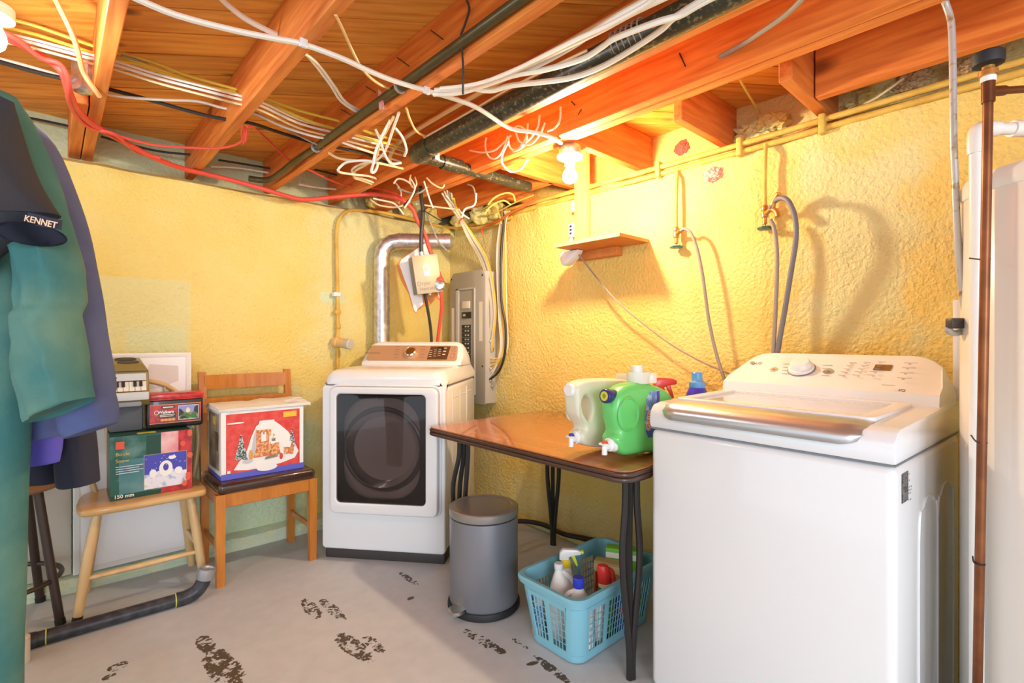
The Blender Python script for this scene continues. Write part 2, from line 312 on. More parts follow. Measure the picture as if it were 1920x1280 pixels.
# floor: grey painted concrete with worn dark patches
m = bpy.data.materials.new('floor_paint'); m.use_nodes = True; nt = m.node_tree; b_ = nt.nodes['Principled BSDF']; L = nt.links.new; MATS['floor_paint'] = m
tc = nt.nodes.new('ShaderNodeTexCoord')
def nz(s, d=5, src=None):
    n = nt.nodes.new('ShaderNodeTexNoise'); n.inputs['Scale'].default_value = s; n.inputs['Detail'].default_value = d; L(src or tc.outputs['Object'], n.inputs[0]); return n.outputs[0]
big, fine = nz(1.6), nz(16)
ws = nt.nodes.new('ShaderNodeVectorMath'); ws.operation = 'MULTIPLY'; L(tc.outputs['Object'], ws.inputs[0]); ws.inputs[1].default_value = (1, 1, 1)
worn = math_node(nt, 'MULTIPLY_ADD', nz(75, 4), .75, math_node(nt, 'MULTIPLY_ADD', nz(24, 3), .75, -.25))
r = nt.nodes.new('ShaderNodeValToRGB'); e = r.color_ramp.elements; e[0].position = .3; e[0].color = lin((178, 182, 187)); e[1].position = .75; e[1].color = lin((200, 203, 204)); L(math_node(nt, 'MULTIPLY_ADD', fine, .4, math_node(nt, 'MULTIPLY', big, .6)), r.inputs[0])
tot = None
for px, py, qx, qy, wd, den in ((568, 1122, 600, 1160, .035, .52), (598, 1120, 650, 1165, .03, .5), (628, 1185, 700, 1242, .045, .56), (680, 1190, 722, 1225, .03, .42), (372, 1190, 400, 1225, .035, .55), (390, 1215, 448, 1290, .06, .6), (200, 1258, 244, 1240, .03, .6), (190, 1275, 220, 1262, .02, .55), (748, 1072, 786, 1098, .02, .6), (764, 1124, 776, 1118, .014, .8), (868, 1178, 950, 1228, .03, .46), (925, 1212, 950, 1226, .02, .6), (1002, 1229, 1070, 1282, .022, .62), (986, 1246, 1012, 1240, .012, .7), (960, 1196, 992, 1216, .015, .5)):
    a, b2 = W(px, py, 'z0'), W(qx, qy, 'z0'); c = (a+b2)/2; d = (b2-a); ln = d.length/2; an = math.atan2(d.y, d.x)
    mp = nt.nodes.new('ShaderNodeMapping'); mp.vector_type = 'TEXTURE'; mp.inputs['Location'].default_value = (c.x, c.y, 0); mp.inputs['Rotation'].default_value = (0, 0, an); mp.inputs['Scale'].default_value = (ln*1.1, wd, 1); L(tc.outputs['Object'], mp.inputs[0])
    sp = nt.nodes.new('ShaderNodeVectorMath'); sp.operation = 'LENGTH'; L(mp.outputs[0], sp.inputs[0])
    k = math_node(nt, 'ADD', math_node(nt, 'SUBTRACT', 1.0, math_node(nt, 'POWER', sp.outputs['Value'], 2.5)), 0)
    k = math_node(nt, 'MULTIPLY', math_node(nt, 'ADD', math_node(nt, 'MINIMUM', math_node(nt, 'MULTIPLY', k, .6), .30), math_node(nt, 'SUBTRACT', worn, 0.985-den*.40)), 30, clamp=True)
    tot = k if tot is None else math_node(nt, 'MAXIMUM', tot, k)
mxn = nt.nodes.new('ShaderNodeMix'); mxn.data_type = 'RGBA'; L(tot, mxn.inputs[0]); L(r.outputs[0], mxn.inputs[6]); mxn.inputs[7].default_value = lin((82, 70, 54))
lite = math_node(nt, 'MULTIPLY', math_node(nt, 'SUBTRACT', nz(5, 8), .64), 9, clamp=True)
mx2 = nt.nodes.new('ShaderNodeMix'); mx2.data_type = 'RGBA'; L(math_node(nt, 'MULTIPLY', lite, .5), mx2.inputs[0]); L(mxn.outputs[2], mx2.inputs[6]); mx2.inputs[7].default_value = lin((206, 194, 176))
L(mx2.outputs[2], b_.inputs['Base Color']); b_.inputs['Roughness'].default_value = .55
bp = nt.nodes.new('ShaderNodeBump'); bp.inputs['Strength'].default_value = .2; bp.inputs['Distance'].default_value = .004; L(fine, bp.inputs['Height']); L(bp.outputs[0], b_.inputs['Normal'])

# ------------------------------------------------------------------ the room
b = B(); b.box(-3, -3, -.1, 2.6, 3.5, 0); struct('floor', b, 'floor_paint')
def sheet(axis, u0, u1, prof, nu, amp):
    t = bmesh.new(); rows = []
    P = [Vector((d, 0, z)) for d, z in prof]; Q = []
    for a, c in zip(P, P[1:]):
        n = max(1, int((c-a).length/.03)); Q += [a.lerp(c, k/n) for k in range(n)]
    Q.append(P[-1])
    for i in range(nu+1):
        u = u0+(u1-u0)*i/nu; row = []
        for q in Q:
            d = q.x; sc_ = amp*(1+4*max(0, min(1, (q.z-1.9)/.1)))
            dd = sc_*noise.noise(Vector((u*3, q.z*3, axis*9)))+sc_*.45*noise.noise(Vector((u*11, q.z*11, axis*5)))
            co = (u, d+dd, q.z) if axis == 0 else (d+dd, u, q.z)
            row.append(t.verts.new(co))
        rows.append(row)
    for a, c in zip(rows, rows[1:]):
        for k in range(len(Q)-1): t.faces.new((a[k], c[k], c[k+1], a[k+1]))
    bmesh.ops.recalc_face_normals(t, faces=t.faces); b = B(); b.add(t); return b
PR = lambda d: [(d, -.02), (d, 1.97), (d-.012, 2.0), (d-.005, 2.035), (d+.03, 2.055), (d+.15, 2.065), (d+.16, 2.10), (d+.16, 2.30)]
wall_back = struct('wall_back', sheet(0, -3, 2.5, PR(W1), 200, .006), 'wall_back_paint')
wall_right = struct('wall_right', sheet(1, -3, 3.45, PR(W2), 230, .006), 'wall_right_paint')
# curb of paint-covered foam along the foot of the back wall
b = B()
rs = []
for i in range(90):
    x = -.9+i*.03; q = .006*noise.noise(Vector((x*14, 3, 1)))
    rs.append([(x, W1+.01, -.01), (x, W1-.085+q, -.01), (x, W1-.09+q, .03), (x, W1-.07+q, .062+q), (x, W1-.03, .075+q), (x, W1+.01, .08)])
b.rings(rs); struct('baseboard_back', b, 'mint')
b = B(); b.box(2.24, 1.0, 0, W2+.01, 2.9, .035, .012); struct('baseboard_right', b, 'foam')
# ceiling: diagonal sub-floor planks over joists
b = B(); b.box(-2.2, -2.2, PB+.022, 2.46, 3.42, PB+.06); ceil = struct('ceiling', b, 'gap')
pd = Vector((.802, -.598, 0)).normalized(); pn = Vector((-pd.y, pd.x, 0))
def clip(poly, ax, v, keep_less):
    out = []
    for i in range(len(poly)):
        p, q = poly[i], poly[(i+1) % len(poly)]; a = (p[ax] <= v) == keep_less; c = (q[ax] <= v) == keep_less
        if a: out.append(p)
        if a != c:
            t_ = (v-p[ax])/(q[ax]-p[ax]); out.append(tuple(p[k]+(q[k]-p[k])*t_ for k in (0, 1)))
    return out
pw = .147
for k in range(-16, 30):
    o = pn*(k*pw+.02); g = .0026+.0018*random.random()
    quad = [tuple((o+pd*s+pn*e)[:2]) for s, e in ((-5, g), (5, g), (5, pw-g), (-5, pw-g))]
    for ax, v, kl in ((0, -2.2, False), (0, 2.45, True), (1, -2.2, False), (1, 3.40, True)):
        quad = clip(quad, ax, v, kl) if quad else quad
    if len(quad) < 3: continue
    z0 = PB+random.uniform(0, .003)
    bb = B(); bb.prism(quad, lambda u, v, s: (u, v, z0 if s == 0 else PB+.024))
    c = sum((Vector((u, v, 0)) for u, v in quad), Vector())/len(quad)
    ob = obj('plank', bb, 'plank_wood', ceil, smooth=False)
    # turn the plank's own axis along the board so the grain follows it
    me = ob.data; T = Matrix.Translation(c-WM[ceil.name].translation+Vector((0, 0, 0))) @ Matrix.Rotation(math.atan2(pd.y, pd.x), 4, 'Z')
    me.transform(T.inverted()); ob.matrix_local = T
def joist(x0, x1, y0, y1, z0=JB, m='joist_wood', name='joist', z1=PB+.001):
    bb = B(); bb.box(x0, y0, z0, x1, y1, z1, .003, 1); o = obj(name, bb, m, ceil, smooth=False)
    return o
for x0, x1, y0, y1 in ((-.33, -.29, -2.2, 3.36), (.112, .155, -2.2, 3.36), (.062, .108, 2.55, 3.36), (.558, .600, -2.2, 3.36), (.972, 1.014, -2.2, 3.36), (1.38, 1.42, -2.2, 3.36),
                       (1.668, 1.717, -2.2, 3.36), (1.722, 1.770, -2.2, 3.36), (2.132, 2.174, 2.02, 3.36), (2.115, 2.157, -2.2, .64)):
    joist(x0, x1, y0, y1)
for x0, x1, y0, y1 in ((1.90, 2.43, .645, .69), (1.92, 2.43, 1.07, 1.11), (1.772, 2.43, 1.53, 1.57), (1.772, 2.43, 2.0, 2.04), (2.18, 2.43, 2.44, 2.48)):
    joist(x0, x1, y0, y1, m='block_wood', name='blocking')
# lumpy spray foam in the corner and in the joist ends
def blob(bb, c, rx, ry, rz, seed, amp=.35, n=2, fr=2.2):
    t = bmesh.new(); bmesh.ops.create_icosphere(t, subdivisions=n+1, radius=1)
    for v in t.verts:
        d = v.co.normalized(); k = 1+amp*noise.noise(d*fr+Vector((seed*3.1, seed, 0)))+amp*.5*noise.noise(d*fr*2.6+Vector((0, seed*2.3, seed)))
        v.co = Vector((d.x*rx*k, d.y*ry*k, d.z*rz*k))
    bmesh.ops.translate(t, vec=c, verts=t.verts); bb.add(t)
bb = B(); i = 0
for (px, py, s, r_) in ((905, 402, 'x2.24', .09), (870, 415, 'x2.28', .10), (930, 395, 'x2.26', .08), (835, 440, 'y3.22', .09), (810, 405, 'y3.24', .08), (765, 395, 'y3.26', .07), (700, 378, 'y3.27', .06)):
    p = W(px, py, s); i += 1; blob(bb, p, r_*.9, r_*.9, r_*.8, i, .28, 3, 2)
obj('spray_foam', bb, 'foam', wall_right)
bb = B()
for j, (px, py, r_) in enumerate(((1412, 250, .05), (1660, 170, .05), (1620, 200, .04), (1440, 235, .05))):
    p = W(px, py, 'x2.42'); blob(bb, p, r_*.8, r_*1.6, r_, 20+j, .5, 3, 3)
obj('spray_foam', bb, 'foam', wall_right)
for j, (px, py, s, r_, m_, lab) in enumerate(((1338, 327, 'x2.28', .045, 'pinkfoam', 'pink round dab of foam plugging a hole on the yellow wall'), (1281, 278, 'x2.43', .048, 'redfoam', 'red dab of foam between two joist blocks above the yellow wall'))):
    bb = B(); p = W(px, py, s); blob(bb, p, .022, r_, r_*.85, 40+j, .3, 3, 4); tag(obj('foam_dab', bb, m_), lab, 'foam')
for j, (px, py, r_) in enumerate(((1708, 150, .04), (1812, 128, .035), (1690, 162, .028))):
    bb = B(); p = W(px, py, 'x2.40'); blob(bb, p, .03, r_*1.3, r_*.8, 50+j, .5, 3, 4); tag(obj('foam_lump', bb, 'rawfoam'), ['tan foam lump on the sill behind the hanging pale wire', 'tan foam lump on the sill right of the hanging grey conduit', 'small tan curl of foam lowest on the sill'][j], 'foam')
# small nails in the joists
# ------------------------------------------------------------------ washing machine
def top_loader():
    M = frame((1.492, .617, 0), -93); t = thing('washing_machine', 'white top loading washing machine with silver lid trim, standing nearest on the right', 'washing machine', M)
    b = B(M); b.box(-.343, 0, .012, .343, .70, .885, .022, 3); body = obj('body', b, 'enamel', t)
    b = B(M)
    for x in (-.29, .29):
        for y in (.06, .64): b.lathe([(.022, 0), (.022, .012), (.014, .014), (.014, .018)], (x, y, 0), 12)
    obj('feet', b, 'dark', t)
    # pressed ribs on the side towards the water heater
    for y in (.30, .50):
        b = B(M); b.tube([(.3435, y-.10, .1), (.3435, y-.10, .66), (.3435, y-.06, .74), (.3435, y, .76), (.3435, y+.06, .74), (.3435, y+.10, .66), (.3435, y+.10, .1)], .004, 6); obj('pressed_rib', b, 'enamel', body)
    # top cover: a ring round the lid opening
    b = B(M); prof = [(-.002, .888), (-.006, .91), (-.002, .945), (.016, .965), (.05, .972), (.47, .985), (.69, .985), (.70, .97), (.70, .888)]
    b.prism(prof, lambda u, v, s: (-.344 if s == 0 else .344, u, v), .008); cover = obj('top_cover', b, 'enamel', t)
    b = B(M); b.box(-.342, .001, .8845, .342, .699, .889); obj('seam', b, 'enamel_seam', t)
    # lid
    b = B(M); prof = [(-.022, .925), (-.026, .935), (-.022, .955), (-.004, .972), (.03, .979), (.085, .981), (.085, .970), (.02, .966), (-.008, .953), (-.012, .925)]
    n = 26; rs = []
    for i in range(n+1):
        x = -.300+.578*i/n; e = min(x+.300, .278-x); k = 0 if e > .05 else (1-e/.05)**2
        rs.append([(x, u+.030*k*(1 if u < .05 else .0), v-.004*k+(.02*k if v < .95 else 0)) for u, v in prof])
    b.rings(rs); lid = obj('lid_trim', b, 'silver', t)
    b = B(M); b.shape([(rrect(-.300, .083, .278, .452, .02), 0), (rrect(-.262, .112, .240, .432, .015), 0)], .012, .003, Matrix.Translation((0, 0, .9785))@Matrix.Rotation(math.radians(1.2), 4, 'X'))
    lid2 = obj('lid', b, 'white', t)
    b = B(M); b.box(-.262, .110, .974, .240, .434, .980, M=Matrix.Translation((0, 0, -.003))@Matrix.Rotation(math.radians(.9), 4, 'X')); obj('lid_glass', b, 'washer_glass', lid2)
    # control console
    P = [(.468, .984), (.474, 1.02), (.635, 1.118), (.655, 1.13), (.685, 1.13), (.70, 1.10), (.70, .98)]
    n = 30; rs = []
    for i in range(n+1):
        x = -.335+.67*i/n; e = min(i, n-i)/n; k = 0 if e > .16 else (1-math.sqrt(max(0, 1-(1-e/.16)**2)))
        q_ = []
        for u, v in P:
            if v > 1.03:
                v2 = v-.088*k; u = u if u > .69 else u-(u-(.474+(v2-1.02)*1.643))*k*.98; v = v2
            q_.append((x, u, v))
        rs.append(q_)
    b = B(M); b.rings(rs); con = obj('console', b, 'white', t, ang=30)
    O = M @ Vector((0, .474, 1.02)); X = M.to_3x3() @ Vector((1, 0, 0)); Y = M.to_3x3() @ Vector((0, .161, .098)).normalized(); FM = basis(O, X, Y)
    def on(x, y, z=.001): return FM @ Matrix.Translation((x, y, z))
    b = B(on(-.08, .105)); b.lathe([(.047, 0), (.047, .002), (.044, .003)], seg=32); d = obj('dial_ring', b, 'ink', con)
    b = B(on(-.08, .105)); b.lathe([(.044, .002), (.042, .012), (.036, .014), (.034, .030), (.030, .034), (0, .035)], seg=32); obj('dial', b, 'white', con)
    for x, y, r_ in ((-.175, .095, .014), (.012, .098, .017)):
        b = B(on(x, y)); b.lathe([(r_, 0), (r_, .0012), (r_*.88, .0014), (r_*.88, .0006), (0, .0006)], seg=24); obj('button', b, 'silver', con)
        b = B(on(x, y)); b.prism([(-.3*r_, -.35*r_), (.4*r_, 0), (-.3*r_, .35*r_)], lambda u, v, s: (u, v, .0012+.0008*s)); obj('button_symbol', b, 'ink', con)
    b = B(on(.165, .135)); b.box(-.024, -.016, 0, .024, .016, .002); obj('display', b, 'brass_disp', con)
    it = []
    for x0 in (-.155, -.02):
        for k in range(4): it.append((rect(x0+.006*k, .135-.022*k, x0+.034+.003*k, .1375-.022*k), 'ink'))
    for c in range(3):
        x0 = .062+.043*c
        for k in range(5): it.append((rect(x0-.003*k, .155-.021*k, x0+.022-.003*k, .1575-.021*k), 'ink')); it.append((rect(x0+.004, .148-.021*k, x0+.012, .151-.021*k), 'ink'))
    for k in range(4): it.append((rect(.222, .150-.030*k, .258, .1525-.03*k), 'ink')); it.append((rect(.234, .143-.03*k, .242, .146-.03*k), 'inkdark'))
    it.append((rect(.19, .015, .225, .0175), 'ink'))
    decal('printed_markings', con, FM @ Vector((0, 0, .0)), X, Y, it, .0009)
    text('lettering', 'LG', 'ink', con, on(-.262, .128, .0008), .022); text('lettering', 'IQ', 'ink', con, on(.232, .008, .0008), .018)
    b = B(on(-.274, .1355)); b.lathe([(.009, 0), (.009, .0012), (0, .0013)], seg=20); obj('emblem', b, 'silver_d', con)
    # rating label on the side
    S = M @ Vector((.3437, .045, .79)); u_ = M.to_3x3() @ Vector((0, .055, 0)); v_ = Vector((0, 0, .072)); rr = random.Random(4)
    it = [(rect(0, 0, 1, 1), 'silver_d')]+[(rect(x/6+.02, y/9+.02, x/6+.02+rr.uniform(.06, .14), y/9+.08), 'inkdark') for x in range(6) for y in range(9) if rr.random() < .5]
    decal('rating_label', t, S, u_, v_, it)
    return t
top_loader()

# ------------------------------------------------------------------ dryer
def dryer():
    c = W(717, 1054, 'z0'); M = frame(c, -42.3-8); t = thing('clothes_dryer', 'white front loading dryer with big smoky glass door, standing diagonally in the corner', 'dryer', M)
    h = .343
    b = B(M); b.box(-h+.01, .02, 0, h-.01, .70, .06, .005); obj('kick_plate', b, 'darkgrey', t)
    # cabinet with a front opening for the drum
    b = B(M); b.box(-h, .03, .055, h, .74, .938, .03, 4); body = obj('body', b, 'enamel', t)
    b = B(M); b.shape([(rrect(-h, .057, h, .938, .022), 0), (circ(.0, .60, .225, .225, 28), 1)], .05, .010, Matrix.Translation((0, .025, 0))@Matrix.Rotation(math.pi/2, 4, 'X')); obj('front_panel', b, 'enamel', t)
    b = B(M); b.shape([(rrect(-h+.003, .034, h-.003, .735, .028), 0)], .008, .0004, Matrix.Translation((0, 0, .9395))); b.box(-h+.03, .003, .936, h-.03, .05, .943); obj('seam', b, 'enamel_seam', t)
    b = B(M); P = [(.0, .943), (-.002, .965), (.008, .995), (.035, 1.014), (.10, 1.022), (.46, 1.026), (.735, 1.026), (.74, .943)]
    n = 24; rs = []
    for i in range(n+1):
        x = -h+2*h*i/n; e = min(i, n-i)/n*2*h; k = 0 if e > .06 else 1-math.sqrt(max(0, 1-(1-e/.06)**2))
        rs.append([(x, u+(.032*k if u < .05 else 0), v-(.055*k if v > .96 else 0)) for u, v in P])
    b.rings(rs); obj('top_cover', b, 'enamel', t, ang=50)
    b = B(M); prof = [(.222, .02), (.222, .05), (.20, .07), (.20, .10), (.245, .12), (.25, .5), (0, .52)]
    t2 = [[(r_*math.cos(2*math.pi*i/36), y, .60+r_*math.sin(2*math.pi*i/36)) for i in range(36)] for r_, y in prof]; b.rings(t2, cap=False); obj('drum', b, 'silver_d', t)
    b = B(M); pts = [(.213*math.cos(a), .012, .60+.213*math.sin(a)) for a in [2*math.pi*i/30 for i in range(31)]]; b.tube(pts, .012, 8, 1); obj('door_seal', b, 'silver_d', t)
    for x, z, s in ((-.10, .36, .05), (.06, .37, .03)):
        b = B(M); b.box(x, .006, z, x+s, .009, z+s*.55); obj('inner_label', b, 'paper', t)
    # door: frame, pane, recessed bezel
    b = B(M); b.shape([(rrect(-.281, .262, .312, .962-.03, .035), 0), (rrect(-.240, .322, .247, .900-.005, .022), 0)], .034, .010, Matrix.Translation((0, -.022, 0))@Matrix.Rotation(math.pi/2, 4, 'X')); door = obj('door', b, 'white', t)
    b = B(M); b.shape([(rrect(-.242, .320, .249, .897, .022), 0)], .006, .002, Matrix.Translation((0, -.033, 0))@Matrix.Rotation(math.pi/2, 4, 'X')); obj('door_glass', b, 'smoke_glass', door)
    b = B(M); b.shape([(rrect(-.239, .324, .246, .893, .022), 0), (rrect(-.205, .345, .215, .875, .15, 8), 0)], .004, .001, Matrix.Translation((0, -.024, 0))@Matrix.Rotation(math.pi/2, 4, 'X')); obj('inner_bezel', b, 'dark', door)
    b = B(M)
    rs = [[(r_*1.0*math.cos(2*math.pi*i/32), y, .60+r_*math.sin(2*math.pi*i/32)) for i in range(32)] for r_, y in ((.20, -.018), (.18, .02), (.15, .06), (.06, .085), (.001, .09))]
    b.rings(rs, cap=False); obj('door_bowl', b, 'smoke_glass', door)
    b = B(M); b.shape([(rrect(-.292, .252, .323, .943, .042), 0), (rrect(-.283, .260, .314, .934, .036), 0)], .012, .003, Matrix.Translation((0, -.003, 0))@Matrix.Rotation(math.pi/2, 4, 'X')); obj('door_surround', b, 'white', t)
    # control console
    P = [(.44, 1.024), (.452, 1.045), (.53, 1.150), (.55, 1.165), (.60, 1.168), (.68, 1.14), (.715, 1.02)]
    rs = []; n = 28
    for i in range(n+1):
        x = -.318+.636*i/n; e = min(i, n-i)/n*.64; k = 0 if e > .07 else (1-math.sqrt(max(0, 1-(1-e/.07)**2)))
        rs.append([(x, u, v-(.07*k if v > 1.06 else 0)) for u, v in P])
    b = B(M); b.rings(rs); con = obj('console', b, 'white', t, ang=40)
    O = M @ Vector((0, .452, 1.045)); X = M.to_3x3() @ Vector((1, 0, 0)); Y = M.to_3x3() @ Vector((0, .078, .105)).normalized(); FM = basis(O, X, Y)
    b = B(FM); b.prism(rrect(-.298, .006, .290, .122, .018), lambda u, v, s: (u*(1-.25*v) if True else u, v, .0005+.002*s)); pan = obj('control_panel', b, 'copper_panel', con)
    def on(x, y, z=.0028): return FM @ Matrix.Translation((x, y, z))
    b = B(on(-.012, .064)); b.lathe([(.046, 0), (.046, .004), (.040, .006), (.038, .006)], seg=32); obj('dial_ring', b, 'copper_panel', pan)
    b = B(on(-.012, .064)); b.lathe([(.037, .003), (.035, .022), (.030, .026), (.028, .024), (0, .024)], seg=32); obj('dial', b, 'chrome', pan)
    b = B(on(-.012, .064)); b.lathe([(.027, .0245), (.025, .026), (0, .0265)], seg=32); obj('dial_cap', b, 'amber', pan)
    b = B(on(.165, .064, .0026)); b.prism([(-.066, -.048), (.060, -.048), (.070, .050), (-.058, .050)], lambda u, v, s: (u, v, .0012*s)); obj('display', b, 'display_brown', pan)
    b = B(on(.165, .064, .004)); b.box(-.01, .02, 0, .03, .044, .0008); obj('display_window', b, 'dark', pan)
    it = []
    for r_ in range(5):
        for x0 in (-.118, .05): it.append((rect(x0, .03+.017*r_, x0+.030, .0315+.017*r_), 'darkgrey'))
    for x in range(3):
        for y in range(4): it.append((rect(.115+.030*x, .022+.014*y, .132+.030*x, .0245+.014*y), 'paper'))
    for y in range(4): it.append((rect(.206+.002*y, .022+.022*y, .224+.002*y, .028+.022*y), 'paper'))
    for x in range(5):
        for y in range(2): it.append((rect(.112+.009*x, .092+.010*y, .116+.009*x, .096+.010*y), 'paper'))
    it.append((rect(-.28, .014, -.18, .0165), 'inkdark'))
    decal('printed_markings', pan, FM @ Vector((0, 0, .0)), X, Y, it, .0052)
    for y0, y1 in ((.026, .064), (.078, .104)):
        b = B(FM); b.shape([(rrect(.247, y0, .273, y1, .003), 0), (rrect(.251, y0+.004, .269, y1-.004, .002), 0)], .003, .0005, Matrix.Translation((0, 0, .0035))); obj('button', b, 'silver', pan)
    text('lettering', 'SAMSUNG', 'amber', pan, on(-.258, .092, .0003), .016)
    # pressed lines on the side
    for k, y in enumerate((.15, .32, .49)):
        b = B(M); b.tube([(h, y, .2), (h, y, .84), (h, y+.02, .86), (h, y+.13, .86)], .003, 6, 3); obj('pressed_rib', b, 'enamel', body)
    return t
dryer()

# ------------------------------------------------------------------ folding table with hairpin legs
t = thing('table', 'brown wooden table on black hairpin legs between dryer and washing machine', 'table', (1.80, 1.57, 0))
x0, x1, y0, y1 = 1.385, 2.235, .972, 2.17
b = B(); b.shape([(rrect(x0+.006, y0+.006, x1-.006, y1-.006, .055, 8), 0)], .006, .001, Matrix.Translation((0, 0, .747))); obj('tabletop', b, 'table_wood', t)
b = B()
b.shape([(rrect(x0, y0, x1, y1, .06, 8), 0)], .016, .006, Matrix.Translation((0, 0, .735))); b.shape([(rrect(x0, y0, x1, y1, .06, 8), 0)], .018, .007, Matrix.Translation((0, 0, .718))); obj('edge_band', b, 'table_edge', t)
for lx, ly in ((1.50, 1.03), (1.52, 2.05), (2.14, 2.0), (2.14, 1.05)):
    b = B(); c = Vector((lx, ly, 0)); sx = 1 if lx < 1.8 else -1; sy = 1 if ly < 1.5 else -1
    ux = R*.75+F*(.25 if sy > 0 else -.25); st = -1 if (lx < 1.8 and ly > 1.5) else 1
    for k, s_ in enumerate((-1, 0, 1)):
        o = ux*(.030*s_)+F*(.02 if s_ == 0 else 0); q = o*.25
        sway = ux*(.016 if st < 0 else 0)
        b.tube([c+o*.95+sway+Vector((0, 0, .712)), c+o*1.0+sway+Vector((0, 0, .60)), c+o*1.45-sway*.6+Vector((0, 0, .46)), c+o*1.25-sway*.9+Vector((0, 0, .34)), c+o*.65-sway*.3+Vector((0, 0, .20)), c+q+Vector((0, 0, .08)), c+q+Vector((0, 0, .0))], .0118, 8, 5)
    b.box(lx-.05, ly-.05, .705, lx+.05, ly+.05, .710); obj('leg', b, 'black_iron', t)

# ------------------------------------------------------------------ pedal bin
c = Vector((1.438, 1.768, 0)); M = Matrix.Translation(c) @ Matrix.Diagonal((1.075, 1.075, 1.008, 1)); t = thing('pedal_bin', 'round brushed grey pedal bin with flat lid, on the floor under the table', 'bin', c)
b = B(M); b.lathe([(.146, 0), (.150, .004), (.150, .022), (.146, .03), (.02, .03)], seg=48); obj('base_ring', b, 'blackrub', t)
b = B(M); b.lathe([(.140, .03), (.142, .035), (.142, .398), (.138, .400), (0, .400)], seg=48); obj('body', b, 'can_steel', t)
b = B(M); b.lathe([(.139, .398), (.139, .406), (.1, .406)], seg=48); obj('rim_gap', b, 'blackrub', t)
b = B(M); b.lathe([(.143, .405), (.144, .408), (.144, .436), (.140, .440), (.118, .441), (.115, .4385), (0, .441)], seg=48); obj('lid', b, 'can_lid', t)
pdv = (Vector((0, 0, 0))-c); pdv.z = 0; pdv.normalize(); pdv = Matrix.Rotation(math.radians(-42), 3, 'Z') @ pdv; sd = Vector((-pdv.y, pdv.x, 0))
b = B(M); b.prism([(-.035, .12), (-.030, .175), (-.015, .19), (.015, .19), (.030, .175), (.035, .12)], lambda u, v, s: sd*u+pdv*v+Vector((0, 0, .035+.014*s-.08*max(0, v-.15)))); obj('pedal', b, 'chrome', t)
b = B(M); b.box(-.03+.08, .115, .34, .03+.08, .135, .43, .004); obj('hinge', b, 'blackrub', t)

# ------------------------------------------------------------------ laundry basket
def basket():
    cx, cy = 1.64, 1.318; M = Matrix.Translation((cx, cy, 0)); t = thing('laundry_basket', 'blue plastic laundry basket full of cleaning bottles, on the floor under the table', 'basket', M)
    H, HX, HY, bx, by = .262, .275, .160, .235, .125
    def P(side, u, v, off=0):   # side walls as planes between bottom and rim
        k = v/H; ex = bx+(HX-bx)*k; ey = by+(HY-by)*k; ex += off; ey += off
        return {0: Vector((u*ex, -ey, v)), 1: Vector((ex, u*ey, v)), 2: Vector((-u*ex, ey, v)), 3: Vector((-ex, -u*ey, v))}[side]
    def slab(b, side, u0, v0, u1, v1, th=.0025):
        q = [(u0, v0), (u1, v0), (u1, v1), (u0, v1)]
        b.prism(q, lambda u, v, s: P(side, u, v, -th if s == 0 else th*.0))
    def ringpts(off, v, rad=.055, n=6):
        k = v/H; return [Vector((u, w_, v)) for u, w_ in rrect(-(bx+(HX-bx)*k)-off, -(by+(HY-by)*k)-off, bx+(HX-bx)*k+off, by+(HY-by)*k+off, rad, n)]
    b = B(M); rs = [ringpts(0, .218), ringpts(.0, .235), ringpts(.010, .237), ringpts(.012, .255), ringpts(.006, .262), ringpts(-.008, .262), ringpts(-.010, .255), ringpts(-.004, .218)]
    rs.append(rs[0]); b.rings(rs, cap=False); obj('rim', b, 'basket', t)
    b = B(M); rs = [ringpts(-.05, .004), ringpts(.0, .004, .05), ringpts(.002, .012, .05), ringpts(.0, .03, .05), ringpts(-.004, .03, .05), ringpts(-.006, .010, .05), ringpts(-.05, .010)]; b.rings(rs); obj('bottom', b, 'basket', t)
    b = B(M)
    for v0, v1 in ((.028, .22),):
        n = 6
        for a0 in range(4):
            ra, rb = ringpts(0, v0, .055, n), ringpts(0, v1, .055, n); ia, ib = ringpts(-.004, v0, .055, n), ringpts(-.004, v1, .055, n); k0 = a0*(n+1)
            seg = list(range(k0, k0+n+1)); b = B(M); b.rings([[ra[k], rb[k], ib[k], ia[k]] for k in seg]); obj('corner_wall', b, 'basket', t)
    for side in range(4):
        w = bx if side in (0, 2) else by; e = 1-.05/w
        wins = [(-.74, -.40), (-.30, .30), (.40, .74)] if side in (0, 2) else [(-.58, -.09), (.09, .58)]
        b = B(M); u = -e-.01
        for a, d in wins: slab(b, side, u, .028, a, .22); u = d
        slab(b, side, u, .028, e+.01, .22)
        for a, d in wins: slab(b, side, a, .200, d, .22); slab(b, side, a, .026, d, .040)
        obj('side_wall', b, 'basket', t, smooth=False)
        b = B(M)
        for a, d in wins:
            nb = max(3, round((d-a)*w/.0165))
            for q in range(1, nb): u = a+(d-a)*q/nb; slab(b, side, u-.0017/w, .039, u+.0017/w, .201)
            for k in range(1, 6): v = .04+.16*k/6; slab(b, side, a, v-.0015, d, v+.0015)
        o = obj('lattice', b, 'basket', t, smooth=False); o['kind'] = 'stuff'
basket()
def bottle(name, label, px, py, plane, parts, cat='bottle', yaw=-42.3, group=None, zs=1):
    p = W(px, py, plane) if isinstance(plane, str) else Vector((px, py, plane)); M = frame(p, yaw); t = thing(name, label, cat, M, group)
    for nm, m_, fn in parts:
        b = B(M @ Matrix.Diagonal((1, 1, zs, 1))); fn(b); obj(nm, b, m_, t)
    return t
